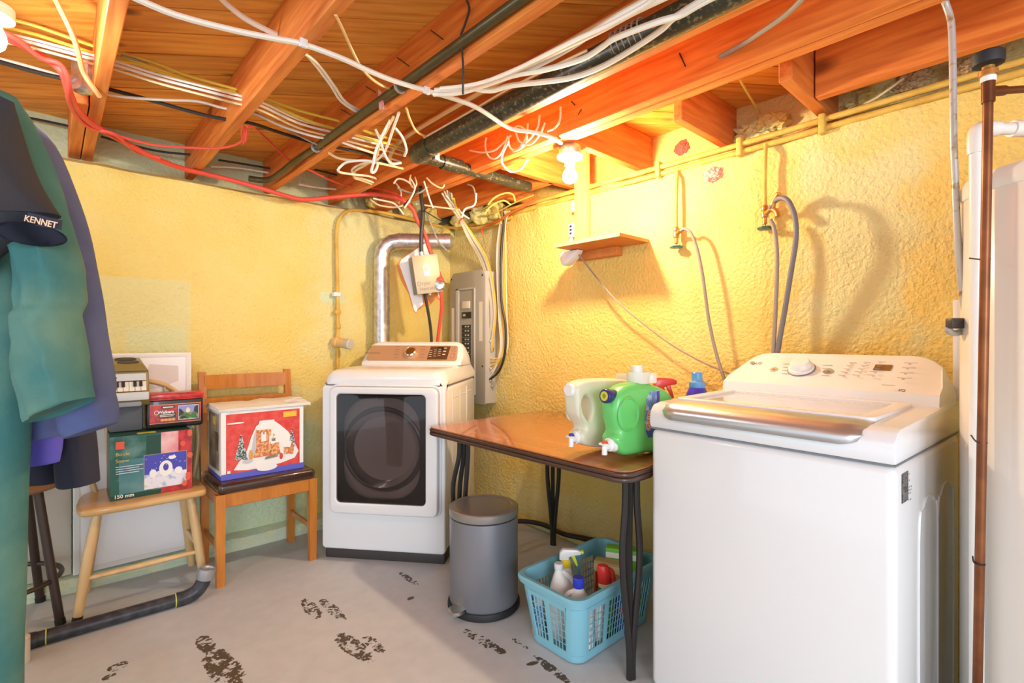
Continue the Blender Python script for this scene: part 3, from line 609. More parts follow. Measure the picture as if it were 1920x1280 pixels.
def trig(b, z, s=1, d=1):
    """trigger spray head: body and nozzle pointing along d*x"""
    b.prism([(-.028, 0), (-.026, .03), (-.012, .045), (.045, .042), (.062, .036), (.062, .022), (.03, .018), (.012, .012), (.012, 0)], lambda u, v, q: (d*u*s, (-.013+.026*q)*s, z+v*s), .004)
def trigger(b, z, s=1, d=1):
    b.prism([(.018, .016), (.034, .02), (.044, -.008), (.050, -.028), (.042, -.030), (.030, -.006)], lambda u, v, q: (d*u*s, (-.007+.014*q)*s, z+v*s), .002)
# what is in the basket (floor of the basket at z .011)
bz = .0105
bottle('bleach_jug', 'white plastic jug with white cap and handle, leftmost in the blue basket', 1.50, 1.355, bz, [
    ('body', 'white_matte', lambda b: b.rings([[Vector((rx*math.cos(a)+ox, ry*math.sin(a), z)) for a in [2*math.pi*i/24 for i in range(24)]] for z, rx, ry, ox in ((0, .05, .038, 0), (.006, .054, .042, 0), (.16, .054, .042, 0), (.20, .046, .036, 0), (.235, .026, .024, -.008), (.262, .014, .014, -.012), (.268, .014, .014, -.012))])),
    ('cap', 'white', lambda b: b.lathe([(.017, .264), (.018, .268), (.018, .285), (.015, .288), (0, .288)], (-.012, 0, 0), 20)),
    ('handle', 'white_matte', lambda b: b.tube([(.0, 0, .255), (.03, 0, .235), (.06, 0, .19), (.064, 0, .15), (.052, 0, .12)], .011, 8))], cat='jug')
bottle('spray_bottle', 'white spray bottle with yellow collar and trigger, standing in the blue basket', 1.575, 1.40, bz, [
    ('body', 'white', lambda b: b.lathe([(.034, 0), (.037, .006), (.037, .13), (.030, .19), (.022, .225), (.018, .235), (.018, .24)], seg=20)),
    ('collar', 'yellow_plastic', lambda b: b.lathe([(.019, .236), (.021, .24), (.020, .266), (.016, .268)], seg=20)),
    ('spray_head', 'white', lambda b: trig(b, .266, 1.0)), ('trigger', 'lime', lambda b: trigger(b, .270, 1.0)),
    ('nozzle', 'lime', lambda b: b.lathe([(.009, 0), (.009, .012), (.004, .013)], (.06, 0, .295), 12, (1, 0, 0)))])
bottle('bleach_bottle', 'white jug with bright blue screw cap at the front corner of the basket', 1.475, 1.24, bz, [
    ('body', 'white_matte', lambda b: b.rings([[Vector((rx*math.cos(a)+ox, ry*math.sin(a), z)) for a in [2*math.pi*i/24 for i in range(24)]] for z, rx, ry, ox in ((0, .048, .040, 0), (.006, .052, .044, 0), (.125, .052, .044, 0), (.165, .045, .038, 0), (.195, .026, .024, -.004), (.21, .017, .017, -.006), (.216, .017, .017, -.006))])),
    ('cap', 'blue_cap', lambda b: b.lathe([(.0205, .213), (.022, .216), (.022, .243), (.019, .246), (0, .246)], (-.006, 0, 0), 24)),
    ('handle', 'white_matte', lambda b: b.tube([(-.015, 0, .20), (-.045, 0, .19), (-.060, 0, .155), (-.05, 0, .12)], .009, 8))], cat='jug', zs=1.14)
bottle('squeeze_bottle', 'green bottle with chunky red top, in the basket before the tan box', 1.632, 1.245, bz, [
    ('body', 'green_lab', lambda b: b.lathe([(.030, 0), (.033, .005), (.033, .13), (.028, .17), (.024, .195)], seg=20)),
    ('collar', 'cream', lambda b: b.lathe([(.025, .193), (.0265, .196), (.026, .206), (.024, .207)], seg=20)),
    ('cap', 'spray_red', lambda b: (b.rings([[Vector((r_*math.cos(a)+ox, r_*.8*math.sin(a), z)) for a in [2*math.pi*i/20 for i in range(20)]] for z, r_, ox in ((.205, .026, 0), (.235, .028, 0), (.262, .027, -.004), (.276, .020, -.008), (.281, .006, -.01))]), b.tube([(.012, 0, .262), (.028, 0, .25), (.034, 0, .22), (.030, 0, .195)], .010, 8)))])
bottle('cleaning_box', 'tan cardboard cleaner box standing behind the red topped bottle in the basket', 1.735, 1.30, bz, [
    ('carton', 'tan_box', lambda b: b.box(-.06, -.025, 0, .06, .025, .245, .002)), ('front_print', 'tin_red', lambda b: b.box(-.052, -.0258, .12, -.02, -.0252, .20)), ('front_print', 'cream', lambda b: b.box(-.06, -.0257, .205, .06, -.0253, .235))], cat='box', yaw=-70)
t = bottle('duster_box', 'bright green carton leaning at the far end of the basket behind the table leg', 1.812, 1.278, bz, [
    ('carton', 'green_box', lambda b: b.box(-.075, -.025, 0, .075, .025, .285, .002)), ('white_stripe', 'print_white', lambda b: b.box(-.075, -.0256, .245, .075, -.0252, .268))], cat='box', yaw=-62)
text('lettering', 'Swiffer', 'print_white', t, WM[t.name] @ Matrix.Translation((-.065, -.0256, .17)) @ Matrix.Rotation(math.pi/2, 4, 'X'), .036, bold=.001); text('lettering', 'Sweeper', 'inkdark', t, WM[t.name] @ Matrix.Translation((-.065, -.0256, .205)) @ Matrix.Rotation(math.pi/2, 4, 'X'), .026)
bottle('cleaner_bottle', 'navy labelled bottle seen low through the near side of the basket', 1.70, 1.212, bz, [
    ('body', 'label_dk', lambda b: b.lathe([(.026, 0), (.028, .005), (.028, .12), (.015, .16), (.012, .18)], seg=20)), ('label', 'tin_red', lambda b: b.lathe([(.0286, .07), (.0288, .072), (.0288, .105), (.0286, .107)], seg=20)), ('cap', 'white', lambda b: b.lathe([(.014, .178), (.014, .20), (0, .201)], seg=16))])
bottle('wipes_tub', 'white round tub low in the basket behind the near side lattice', 1.575, 1.226, bz, [
    ('body', 'white', lambda b: b.lathe([(.022, 0), (.024, .004), (.024, .15), (.022, .153), (0, .154)], seg=20)), ('lid', 'print_white', lambda b: b.lathe([(.025, .152), (.025, .166), (0, .168)], seg=20))], cat='tub')
bottle('spray_bottle', 'white bottle with blue label behind the left end lattice of the basket', 1.437, 1.425, bz, [
    ('body', 'white', lambda b: b.lathe([(.020, 0), (.022, .004), (.022, .13), (.012, .16), (.010, .185)], seg=18)), ('label', 'label_blue', lambda b: b.lathe([(.0225, .04), (.0228, .042), (.0228, .12), (.0225, .122)], seg=18)), ('cap', 'cap_navy', lambda b: b.lathe([(.012, .183), (.012, .2), (0, .201)], seg=14))])

# ------------------------------------------------------------------ detergent on the table
def Wp(px, py, p0, n):
    d = F + R*((px-960)/FPX) + Vector((0, 0, (634-py)/FPX)); e = Vector((0, 0, EYE)); return e+d*((p0-e).dot(n)/d.dot(n))
def jug(label, yaw, base, th, outline, hole, m_, capm, capc, tapbtn, cappos, tappos, recess):
    A = Vector((math.cos(math.radians(yaw)), math.sin(math.radians(yaw)), 0)); N = Vector((-A.y, A.x, 0)); Z = Vector((0, 0, 1))
    p0 = W(base[0], base[1], 'z0.751')
    def loc(px, py): q = Wp(px, py, p0, N)-p0; return (q.dot(A), q.z)
    pts = [loc(*q) for q in outline]; dz = .0008-min(z for _, z in pts); hp = [loc(*q) for q in hole]
    t = thing('detergent_jug', label, 'jug', p0+A*.1+N*th/2)
    M = basis(p0+N*th/2+Z*dz, A, Z)
    b = B(); polys = [(pts, 1)]
    if not recess: polys.append((hp, 1))
    b.shape(polys, th, min(.026, th*.3) if recess else .016, M); body = obj('body', b, m_, t, ang=60)
    hx = sum(x for x, _ in hp)/len(hp); hz = sum(z for _, z in hp)/len(hp)+dz
    if recess:   # moulded grip: a raised ring round a flat pad
        ex = (max(x for x, _ in hp)-min(x for x, _ in hp))/2; ez = (max(z for _, z in hp)-min(z for _, z in hp))/2
        b = B(); rs = [[p0+A*(hx+ex*k*math.cos(a))+N*y+Z*(hz+ez*k*math.sin(a)) for a in [2*math.pi*i/28 for i in range(28)]] for k, y in ((1.10, .001), (1.04, -.006), (.97, -.007), (.88, .0004))]
        b.rings(rs, cap=False); obj('grip', b, m_, body)
    def at(px, py, back): x, z = loc(px, py); return p0+A*x+N*back+Z*(z+dz)
    r_ = cappos[2]*1.08; cp = at(cappos[0], cappos[1], th*.45)-A*.013; ax = (-A+Z*.05).normalized()
    b = B(); b.lathe([(r_*.9, -.02), (r_*.9, 0), (r_, .004), (r_, .024), (r_*.92, .027), (0, .027)], cp, 24, ax); cap = obj('cap', b, capm, t)
    if capc: b = B(); b.lathe([(r_*.68, .0272), (r_*.68, .0284), (r_*.35, .0284), (r_*.35, .0272)], cp, 24, ax); obj('cap_ring', b, capc, cap)
    tp = at(tappos[0], tappos[1], th*.42)-A*.010; ax = -A
    b = B(); b.lathe([(.026, -.03), (.027, -.005), (.024, 0), (.024, .010), (.018, .014), (.016, .024), (0, .025)], tp, 24, ax); b.tube([tp-A*.028+Z*.004, tp-A*.031-Z*.01, tp-A*.031-Z*.032], .010, 10, 3); b.box(-.020, -.008, -.004, .020, .008, .004, .003, M=basis(tp-A*.034+Z*.004, N, A)); tap = obj('tap', b, 'tap_white', t)
    b = B(); b.lathe([(.011, .006), (.011, .012), (.007, .017), (0, .018)], tp-A*.030, 16); obj('tap_button', b, tapbtn, tap)
    return t, body, (A, N, at)
sh = 20
gt, gb, (gA, gN, gat) = jug('green detergent jug lying with its red buttoned tap over the table edge', -6, (1170, 867), .085,
    [(px+sh*max(0, min(1, (1215-px)/70)), py) for px, py in [(1143, 752), (1158, 740), (1178, 733), (1200, 731), (1222, 732), (1242, 738), (1258, 748), (1268, 765), (1272, 800), (1272, 845), (1258, 860), (1215, 863), (1172, 868), (1154, 866), (1141, 855), (1137, 838), (1143, 824), (1141, 812), (1137, 790), (1138, 768)]],
    [(1170+(px-1170)*1.15+10, 790+(py-790)*1.12) for px, py in [(1170, 762), (1183, 776), (1185, 798), (1177, 816), (1166, 817), (1155, 802), (1154, 778), (1160, 765)]], 'green_plastic', 'cap_navy', 'cap_yellow', 'tap_red', (1163, 757, .0235), (1163, 849), True)
O = gat(1209, 834, -.0006); V = Vector((0, 0, .172))
decal('label', gb, O, gA*.085, V, [([(.12, .02), (1, -.02), (1, 1), (.35, .98), (.12, .85), (.0, .6), (-.02, .35)], 'label_blue'), ([(.2, .0), (1, -.02), (1, .25), (.1, .3), (.06, .15)], 'label_dk'), (rect(.78, .5, .98, .98), 'purple')], .0006)
def vtext(s, m_, x, z, size, bold=0, up=0): return text('lettering', s, m_, gb, basis(O+gA*x+Vector((0, 0, z))-gN*(.0022+up), (0, 0, 1), -gA), size, bold=bold)
vtext('Gain', 'print_white', .030, .027, .036, .0024); vtext('Gain', 'gain_orange', .0295, .027, .036, .0006, .0006)
vtext('COLD WATER', 'ink', .043, .045, .0135, .0003); vtext('EAU FROIDE', 'ink', .056, .052, .0125, .0003)
jug('milky white detergent jug lying with its blue buttoned tap, left of the green jug', -6, (1104, 853), .08,
    [(px+sh*max(0, min(1, (1140-px)/70)), py) for px, py in [(1063, 742), (1082, 731), (1115, 727), (1150, 726), (1180, 728), (1194, 745), (1198, 790), (1198, 842), (1180, 853), (1130, 855), (1092, 853), (1076, 846), (1073, 832), (1084, 820), (1076, 808), (1066, 792), (1063, 765)]],
    [(px+16, py) for px, py in [(1085, 757), (1094, 766), (1096, 785), (1090, 803), (1081, 800), (1077, 785), (1078, 768)]], 'milky', 'tap_white', None, 'tap_blue', (1092, 748, .022), (1098, 837), False)
# measuring cup on the green jug, then the bottles behind
bottle('measuring_cup', 'clear plastic measuring cup with white screw top resting on the green jug', gat(1214, 732, .044).x, gat(1214, 732, .044).y, gat(1214, 732, .044).z-.003, [
    ('cup', 'clear_cup', lambda b: b.lathe([(.036, 0), (.040, .002), (.043, .045), (.041, .045), (.038, .004), (0, .004)], seg=28)), ('screw_top', 'white', lambda b: b.lathe([(.020, .005), (.022, .045), (.022, .066), (.018, .068), (0, .068)], (-.004, 0, 0), 20)),
    ('pour_lip', 'clear_cup', lambda b: b.box(.034, -.022, .002, .066, .022, .040, .006))], cat='cup')
def BP(px, d): q = W(px, 634, 'd%f' % d); return q.x, q.y
def up(fn, k):
    def g(b): b.M = b.M @ Matrix.Diagonal((1, 1, k, 1)); fn(b)
    return g
bottle('stain_bottle', 'bottle with clear domed cap over a white nozzle, behind the white jug', *BP(1168, 2.18), .752, [
    ('body', 'white', lambda b: b.lathe([(.034, 0), (.037, .006), (.037, .15), (.03, .175), (.026, .18)], seg=20)), ('nozzle', 'white', lambda b: b.lathe([(.020, .178), (.020, .225), (.012, .235), (0, .236)], seg=16)),
    ('clear_cap', 'clear_cup', lambda b: b.lathe([(.032, .178), (.0325, .24), (.028, .252), (0, .254)], seg=24))], zs=1.13)
bottle('fabric_softener_bottle', 'cream bottle with pale cap squeezed behind the measuring cup', *BP(1192, 2.14), .752, [
    ('body', 'cream', lambda b: b.lathe([(.034, 0), (.038, .006), (.038, .17), (.028, .205), (.022, .215)], seg=20)), ('cap', 'cream', lambda b: b.lathe([(.024, .213), (.024, .24), (.02, .243), (0, .244)], seg=18))], zs=1.167)
bottle('spray_bottle', 'spray bottle with bright red trigger head, behind the green jug', *BP(1238, 2.08), .752, [
    ('body', 'cream', lambda b: b.lathe([(.036, 0), (.040, .006), (.040, .13), (.028, .165), (.016, .18)], seg=20)), ('collar', 'spray_red', lambda b: b.lathe([(.018, .176), (.020, .18), (.018, .205)], seg=18)),
    ('spray_head', 'spray_red', lambda b: trig(b, .198, 1.05)), ('trigger', 'spray_red', lambda b: trigger(b, .203, 1.1))], yaw=-42, zs=1.13)
bottle('fabric_softener_bottle', 'purple bottle with pale blue spout cap, right beside the washing machine lid', *BP(1307, 2.02), .752, [
    ('body', 'purple', lambda b: b.lathe([(.046, 0), (.05, .006), (.05, .11), (.052, .138), (.050, .150), (.032, .185), (.027, .192)], seg=28)),
    ('cap', 'cap_blue', lambda b: (b.lathe([(.030, .188), (.031, .192), (.031, .204), (.022, .207), (.0205, .209), (.0205, .232), (.017, .235), (0, .235)], seg=24)))], zs=1.29)
# ------------------------------------------------------------------ blond windsor chair and what it carries
M = Matrix.Translation((.33, 2.95, 0)); t = thing('windsor_chair', 'blond wooden chair with bowed spindle back, holding the green box and red tin', 'chair', M)
sz = .47
b = B(); b.shape([([(.085, 2.80), (.13, 2.765), (.33, 2.755), (.51, 2.765), (.555, 2.80), (.56, 2.95), (.53, 3.10), (.33, 3.125), (.13, 3.10), (.085, 2.95)], 1)], .032, .012, Matrix.Translation((0, 0, sz-.016))); obj('seat', b, 'blond_seat', t)
for (ax, ay, fx, fy) in ((.15, 2.83, .079, 2.79), (.49, 2.83, .545, 2.79), (.17, 3.03, .12, 3.10), (.49, 3.03, .545, 3.10)):
    b = B(); b.tube([(ax, ay, sz-.03), (ax+(fx-ax)*.45, ay+(fy-ay)*.45, .27), (fx, fy, .0)], [.016, .0205, .0165], 12, 5); leg = obj('leg', b, 'blond', t)
    if fx < .1: b = B(); b.tube([(fx+.004, fy+.002, .026), (fx, fy, .0)], [.0185, .0182], 12, 0); obj('leg_tip', b, 'blackrub', leg)
def onleg(a, f, z): k = (sz-.03-z)/(sz-.03); return (a[0]+(f[0]-a[0])*k, a[1]+(f[1]-a[1])*k, z)
L_ = [((.15, 2.83), (.079, 2.79)), ((.49, 2.83), (.545, 2.79)), ((.17, 3.03), (.12, 3.10)), ((.49, 3.03), (.545, 3.10))]
for i, j, z in ((0, 2, .20), (1, 3, .20), (0, 1, .17)):
    b = B(); p, q = Vector(onleg(*L_[i], z)), Vector(onleg(*L_[j], z)); b.tube([p, (p+q)/2, q], [.009, .013, .009], 10, 4); obj('stretcher', b, 'blond', t)
by = 3.075
bow = [(.155, by, sz-.005), (.12, by+.02, .62), (.115, by+.03, .78), (.17, by+.04, .90), (.26, by+.045, .965), (.36, by+.045, .975), (.46, by+.04, .93), (.55, by+.03, .81), (.575, by+.02, .66), (.55, by, sz-.005)]
b = B(); b.tube(bow, .0125, 10, 6); obj('back_bow', b, 'blond', t)
for x0_, x1_, zt in ((.21, .19, .915), (.28, .27, .965), (.35, .35, .972), (.42, .43, .945), (.485, .50, .88)):
    b = B(); b.tube([(x0_, by, sz-.004), ((x0_+x1_)/2, by+.02, .70), (x1_, by+.04, zt)], [.007, .010, .0065], 8, 4); obj('spindle', b, 'blond', t)
# green box of a music box ornament
x0, x1, y0, y1, z0, z1 = .193, .503, 2.845, 3.035, sz+.001, sz+.282
M = frame(((x0+x1)/2, (y0+y1)/2, z0), 0); t = thing('gift_box', 'shiny green and red cardboard box marked 150 mm, on the blond chair seat', 'box', M)
b = B(); b.box(x0, y0, z0, x1, y1, z1, .003, 1); obj('carton', b, 'gbox_dk', t)
U, V, O = (x1-x0, 0, 0), (0, 0, z1-z0), (x0, y0, z0)
it = [(rect(.0, 0, 1, 1), 'gbox_green'), (rect(.10, .08, .42, .62), 'gbox_teal'), (rect(.42, .66, .62, .97), 'gbox_dk'), (rect(.60, .56, .84, 1), 'gbox_pink'), (rect(.82, .0, 1, 1), 'gbox_red'), (rect(.60, 0, .84, .1), 'gbox_red'), (rect(0, 0, .6, .07), 'gbox_dk'), (rect(.39, .09, .93, .655), 'gbox_gold'), (rect(.395, .095, .925, .65), 'gbox_sky'), (rect(.395, .095, .925, .33), 'gbox_snow'),
      (circ(.66, .27, .20, .11), 'gbox_snow'), (circ(.66, .40, .085, .13), 'print_white'), (circ(.66, .42, .035, .06), 'gbox_sky'), (circ(.74, .57, .05, .03), 'print_white'), (circ(.50, .34, .045, .07), 'print_white'), (circ(.82, .34, .05, .06), 'print_white'), (rect(.06, .80, .16, .92), 'logo_red')]
rr = random.Random(3)
it += [(circ(rr.uniform(.41, .91), rr.uniform(.36, .63), .005, .006, 6), 'print_white') for _ in range(26)]
it += [(rect(.06, .52-.035*k, .38-.05*(k % 2), .53-.035*k), 'gbox_snow') for k in range(4)]
it += [(circ(rr.uniform(.86, .98), rr.uniform(.05, .97), .035, .05, 7), 'logo_red') for _ in range(9)]
decal('printed_front', t, O, U, V, it)
FR = lambda x, z, y=y0: Matrix.Translation((x, y-.0065, z)) @ Matrix.Rotation(math.pi/2, 4, 'X')
text('lettering', '150 mm', 'print_white', t, FR(x0+.012, z0+.008), .022, bold=.0005); text('lettering', 'Boule', 'gbox_gold', t, FR(x0+.018, z0+.196), .022); text('lettering', 'Snow', 'gbox_gold', t, FR(x0+.018, z0+.166), .022)
b = B(); b.box(x0+.10, y0+.02, z1, x0+.17, y0+.06, z1+.0008); obj('green_sticker', b, 'cap_yellow', t)
# red shortbread tin
tz = z1+.0015; M = frame((.455, 3.0, tz), -2); t = thing('biscuit_tin', 'red and black oblong biscuit tin with landscape picture, on top of the green box', 'tin', M)
b = B(M); b.box(-.116, -.052, 0, .116, .052, .142, .012, 3); body = obj('tin_body', b, 'tin_black', t)
b = B(M); b.box(-.1185, -.0545, .138, .1185, .0545, .170, .008, 2); b.box(-.1205, -.0565, .136, .1205, .0565, .142, .003); obj('tin_lid', b, 'tin_red', t)
Rm = M.to_3x3(); O = M @ Vector((-.106, -.0521, 0)); U = Rm @ Vector((.212, 0, 0)); V = Vector((0, 0, .142))
it = [(rect(0, .17, 1, .82), 'tin_red'), (rect(0, .80, 1, .815), 'tin_gold'), (rect(0, .17, 1, .185), 'tin_gold'), (rect(.53, .22, .965, .78), 'tin_black'), (rect(.545, .25, .95, .75), 'print_white'), (rect(.555, .265, .94, .735), 'tin_sky'), ([(.555, .265), (.94, .265), (.94, .5), (.555, .5)], 'tin_green'), ([(.555, .36), (.62, .44), (.66, .5), (.60, .62), (.555, .64)], 'tin_dkgreen'), ([(.94, .44), (.85, .52), (.87, .68), (.94, .73)], 'tin_dkgreen'), (rect(.70, .5, .78, .62), 'cream'), (rect(.72, .6, .75, .66), 'cream'), (circ(.64, .33, .07, .04), 'tin_dkgreen'), (circ(.80, .36, .08, .05), 'green_lab'),
      (rect(.22, .68, .48, .76), 'tin_black'), (rect(.25, .70, .45, .735), 'print_white'), (rect(.17, .36, .50, .52), 'darkgrey'), (rect(.19, .45, .48, .475), 'print_white'), (rect(.19, .40, .45, .425), 'print_white'), (circ(.13, .55, .045, .075), 'print_white'), (circ(.13, .55, .034, .058), 'tin_red')]
it += [(circ(.24+.07*k, .29, .038, .045), 'tin_gold') for k in range(4)]
decal('printed_front', body, O, U, V, it, .0005)
text('lettering', 'Walkers', 'print_white', body, M @ Matrix.Translation((-.074, -.0575, .073)) @ Matrix.Rotation(math.pi/2, 4, 'X'), .019, bold=.0007)
# dark case that carries the toy keyboard
x0_, x1_ = .20, .325
t = obj('storage_case', B().box(x0_, 2.975, tz, x1_, 3.045, tz+.118, .006), 'dark_case'); tag(t, 'plain dark grey case beside the red tin, under the toy keyboard', 'case')
# toy keyboard
M = frame((.135, 2.99, tz+.119), 0); t = thing('toy_keyboard', 'gold and grey toy keyboard with round speakers, on its dark case above the green box', 'keyboard', M)
z0 = tz+.119; xr, xl = .345, -.06
prof = [(2.93, z0+.004), (3.07, z0+.004), (3.09, z0+.03), (3.09, z0+.20), (3.075, z0+.222), (2.965, z0+.196), (2.945, z0+.165), (2.955, z0+.16), (2.925, z0+.07), (2.905, z0+.066), (2.905, z0+.035)]
b = B(); b.prism(prof, lambda u, v, s: ((xl, xr)[s]-(.02 if s and v > z0+.17 else 0), u, v), .008); body = obj('body', b, 'gold_plastic', t)
b = B(); b.box(xl, 2.902, z0+.030, xr-.004, 2.935, z0+.068, .006); obj('front_lip', b, 'lcd', t)
b = B(); b.box(xl, 2.915, z0, xr-.03, 3.05, z0+.032, .008); obj('underside', b, 'grey_plastic', t)
kd = Vector((0, .027, .09)).normalized(); O = Vector((0, 2.925, z0+.071)); kn = Vector((0, -.958, .287))
b = B()
for x in [xr-.012-.0+(-.022)*k for k in range(1, 18)]:
    if x < xl: break
    b.prism([(x+.001, 0), (x+.021, 0), (x+.021, .044), (x+.001, .044)], lambda u, v, s: Vector((u, 0, 0))+O+kd*v+kn*(.003+.006*s))
    k_ = obj('white_key', b, 'key_white', t, smooth=False); b = B()
for x in [xr-.012-.022*k for k in range(1, 18) if k % 7 not in (0, 3)]:
    if x < xl: break
    b = B(); b.prism([(x-.006, .020), (x+.006, .020), (x+.006, .046), (x-.006, .046)], lambda u, v, s: Vector((u, 0, 0))+O+kd*v+kn*(.009+.007*s)); obj('black_key', b, 'dark', t, smooth=False)
decal('display_strip', t, O+Vector((xl, 0, 0))+kd*.05+kn*.004, Vector((xr-.012-xl, 0, 0)), kd*.034, [(rect(0, 0, 1, 1), 'lcd')])
text('lettering', 'oo', 'inkdark', t, basis(O+Vector((.20, 0, 0))+kd*.060+kn*.006, (1, 0, 0), kd), .022)
sd = Vector((0, .11, .026)).normalized(); sn = sd.cross(Vector((1, 0, 0))); sn = -sn if sn.z < 0 else sn
for k, (sx, sv, r_) in enumerate(((.27, .03, .042), (.265, .085, .042), (.16, .055, .034), (.06, .03, .04), (.06, .085, .04))):
    MM = basis(Vector((sx, 2.965, z0+.196))+sd*sv+sn*.001, (1, 0, 0), sd); b = B(MM @ Matrix.Diagonal((1, .55, 1, 1))); b.lathe([(r_, 0), (r_, .003), (r_*.9, .004), (r_*.86, .001), (0, .003)], seg=24); obj('speaker', b, 'speaker', t)

# ------------------------------------------------------------------ brown chair with the village box
M = Matrix.Translation((.82, 2.92, 0)); t = thing('dining_chair', 'brown wooden ladder back chair with dark leather seat, carrying the red village box', 'chair', M)
b = B(); b.box(.588, 2.715, .44, 1.050, 3.09, .493, .020, 4); obj('seat', b, 'leather', t)
for x in (.600, 1.040):
    b = B(); b.rings([[(x-w, y0_, z), (x+w, y0_, z), (x+w, y1_, z), (x-w, y1_, z)] for z, w, y0_, y1_ in ((0, .017, 2.725, 2.757), (.44, .021, 2.722, 2.766))]); obj('leg', b, 'honey', t, smooth=False)
    b = B(); pts = [(0, 3.06, 3.09), (.25, 3.055, 3.09), (.46, 3.06, 3.098), (.70, 3.085, 3.115), (1.008, 3.13, 3.152)]
    b.rings([[(x-.018, a, z), (x+.018, a, z), (x+.018, c_, z), (x-.018, c_, z)] for z, a, c_ in pts]); obj('back_post', b, 'honey', t, smooth=False)
for z0_, z1_, yy in ((.915, .990, 3.118), (.835, .868, 3.106), (.72, .75, 3.094)):
    b = B(); rs = []
    for i in range(9):
        k = i/8; x = .610+.42*k; q = .018*math.sin(math.pi*k); rs.append([(x, yy+q, z0_), (x, yy+q, z1_), (x, yy+.016+q, z1_), (x, yy+.016+q, z0_)])
    b.rings(rs); obj('back_rail', b, 'honey', t, smooth=False)
for xa, ya, xb, yb in ((.615, 2.728, 1.025, 2.750), (.592, 2.75, .612, 3.07), (1.028, 2.75, 1.048, 3.07)):
    b = B(); b.box(xa, ya, .375, xb, yb, .441, .003, 1); obj('apron', b, 'honey', t)
for xa, ya, xb, yb, z in ((.594, 2.75, .608, 3.07, .16), (1.032, 2.75, 1.046, 3.07, .16)):
    b = B(); b.box(xa, ya, z, xb, yb, z+.03, .003, 1); obj('stretcher', b, 'honey', t)
x0, x1, y0, y1, z0, z1 = .612, 1.008, 2.777, 3.045, .4945, .830
M = frame(((x0+x1)/2, (y0+y1)/2, z0), 0); t = thing('ornament_box', 'red and white cardboard box picturing a snowy toy sawmill, on the brown chair', 'box', M)
b = B(); b.box(x0, y0, z0, x1, y1, z1, .003, 1); obj('carton', b, 'print_white', t)
U, V, O = (x1-x0, 0, 0), (0, 0, z1-z0), (x0, y0, z0); rr = random.Random(5)
it = [(rect(0, 0, 1, .085), 'print_blue'), (rect(.055, .085, .945, .955), 'print_red'),
      ([(.14, .13), (.20, .24), (.25, .30), (.30, .42), (.34, .58), (.40, .74), (.46, .80), (.60, .82), (.70, .72), (.80, .60), (.88, .42), (.93, .28), (.88, .18), (.70, .13), (.5, .105), (.3, .10)], 'print_white'),
      ([(.33, .30), (.37, .60), (.40, .70), (.46, .62), (.44, .30)], 'print_grey'),
      ([(.17, .28), (.20, .55), (.225, .66), (.25, .55), (.285, .28)], 'print_tree'), ([(.235, .26), (.255, .38), (.27, .44), (.28, .38), (.30, .26)], 'print_tree'), ([(.15, .27), (.18, .43), (.21, .27)], 'print_tree'),
      ([(.80, .36), (.83, .60), (.845, .66), (.86, .58), (.89, .36)], 'print_tree'),
      (rect(.40, .34, .58, .68), 'print_brick'), (rect(.54, .36, .68, .56), 'print_brick'), ([(.36, .27), (.70, .27), (.68, .40), (.40, .40)], 'print_brick'), (rect(.46, .5, .52, .64), 'print_white'), ([(.42, .70), (.44, .82), (.62, .82), (.60, .70)], 'print_white'), ([(.55, .44), (.56, .58), (.68, .57), (.70, .47)], 'print_white'), (rect(.585, .49, .635, .535), 'print_tree'),
      (rect(.74, .26, .83, .38), 'print_brick'), ([(.70, .38), (.76, .47), (.85, .44), (.82, .36)], 'print_white'), ([(.82, .37), (.84, .44), (.87, .36), (.86, .25), (.82, .25)], 'print_brick'), (circ(.335, .315, .024, .085), 'print_wheel'), (circ(.335, .315, .012, .05), 'print_brick'), ([(.50, .22), (.51, .26), (.66, .29), (.66, .24)], 'print_side'), (circ(.705, .24, .022, .05), 'print_red'), (circ(.30, .235, .06, .03), 'print_grey'),
      (circ(.53, .10, .125, .052), 'print_white'), (rect(.73, .84, .90, .925), 'print_yellow'), (circ(.16, .82, .10, .012), 'print_white'), (rect(.065, .095, .10, .135), 'print_white')]
for _ in range(14): a, c_ = rr.uniform(.40, .62), rr.uniform(.30, .66); it.append((rect(a, c_, a+.014, c_+.03), rr.choice(['print_yellow', 'tin_red', 'print_side'])))
decal('printed_front', t, O, U, V, it, .0005)
decal('printed_side', t, (x0, y1, z0), (0, y0-y1, 0), V, [(rect(0, 0, 1, .06), 'print_blue'), (rect(.08, .12, .88, .95), 'print_side'), (rect(.5, .4, .8, .68), 'leather'), (rect(.40, .78, .62, .9), 'print_yellow')], .0005)
b = B(); rs = []
for i in range(15):
    k = i/14; x = x0-.012+.44*k; ln = .012*noise.noise(Vector((k*6, 0, 2)))
    rs.append([Vector((x, y0-.010+.012*noise.noise(Vector((k*9, 1, 0))), z1+.001)), Vector((x, y0-.012, z1+.014+ln*.4)), Vector((x, y0+.06, z1+.022+ln)), Vector((x, y1-.05, z1+.026+ln)), Vector((x, y1-.01, z1+.012)), Vector((x, y1-.01, z1+.001))])
b.rings(rs); q = obj('cloth', b, 'cloth_white'); tag(q, 'folded white cloth lying along the top of the red box', 'cloth')
b = B()
for k, (dz_, ln) in enumerate(((.004, .04), (.018, .05), (.030, .03))):
    b.tube([(x1-.08, y0+.03+.02*k, z1+.022), (x1, y0+.02+.03*k, z1+.018+dz_*.5), (x1+ln, y0+.01+.03*k, z1+dz_-.01)], [.006, .016, .010], 8, 4, flat=.35)
o = obj('cloth_fold', b, 'cloth_white', q)
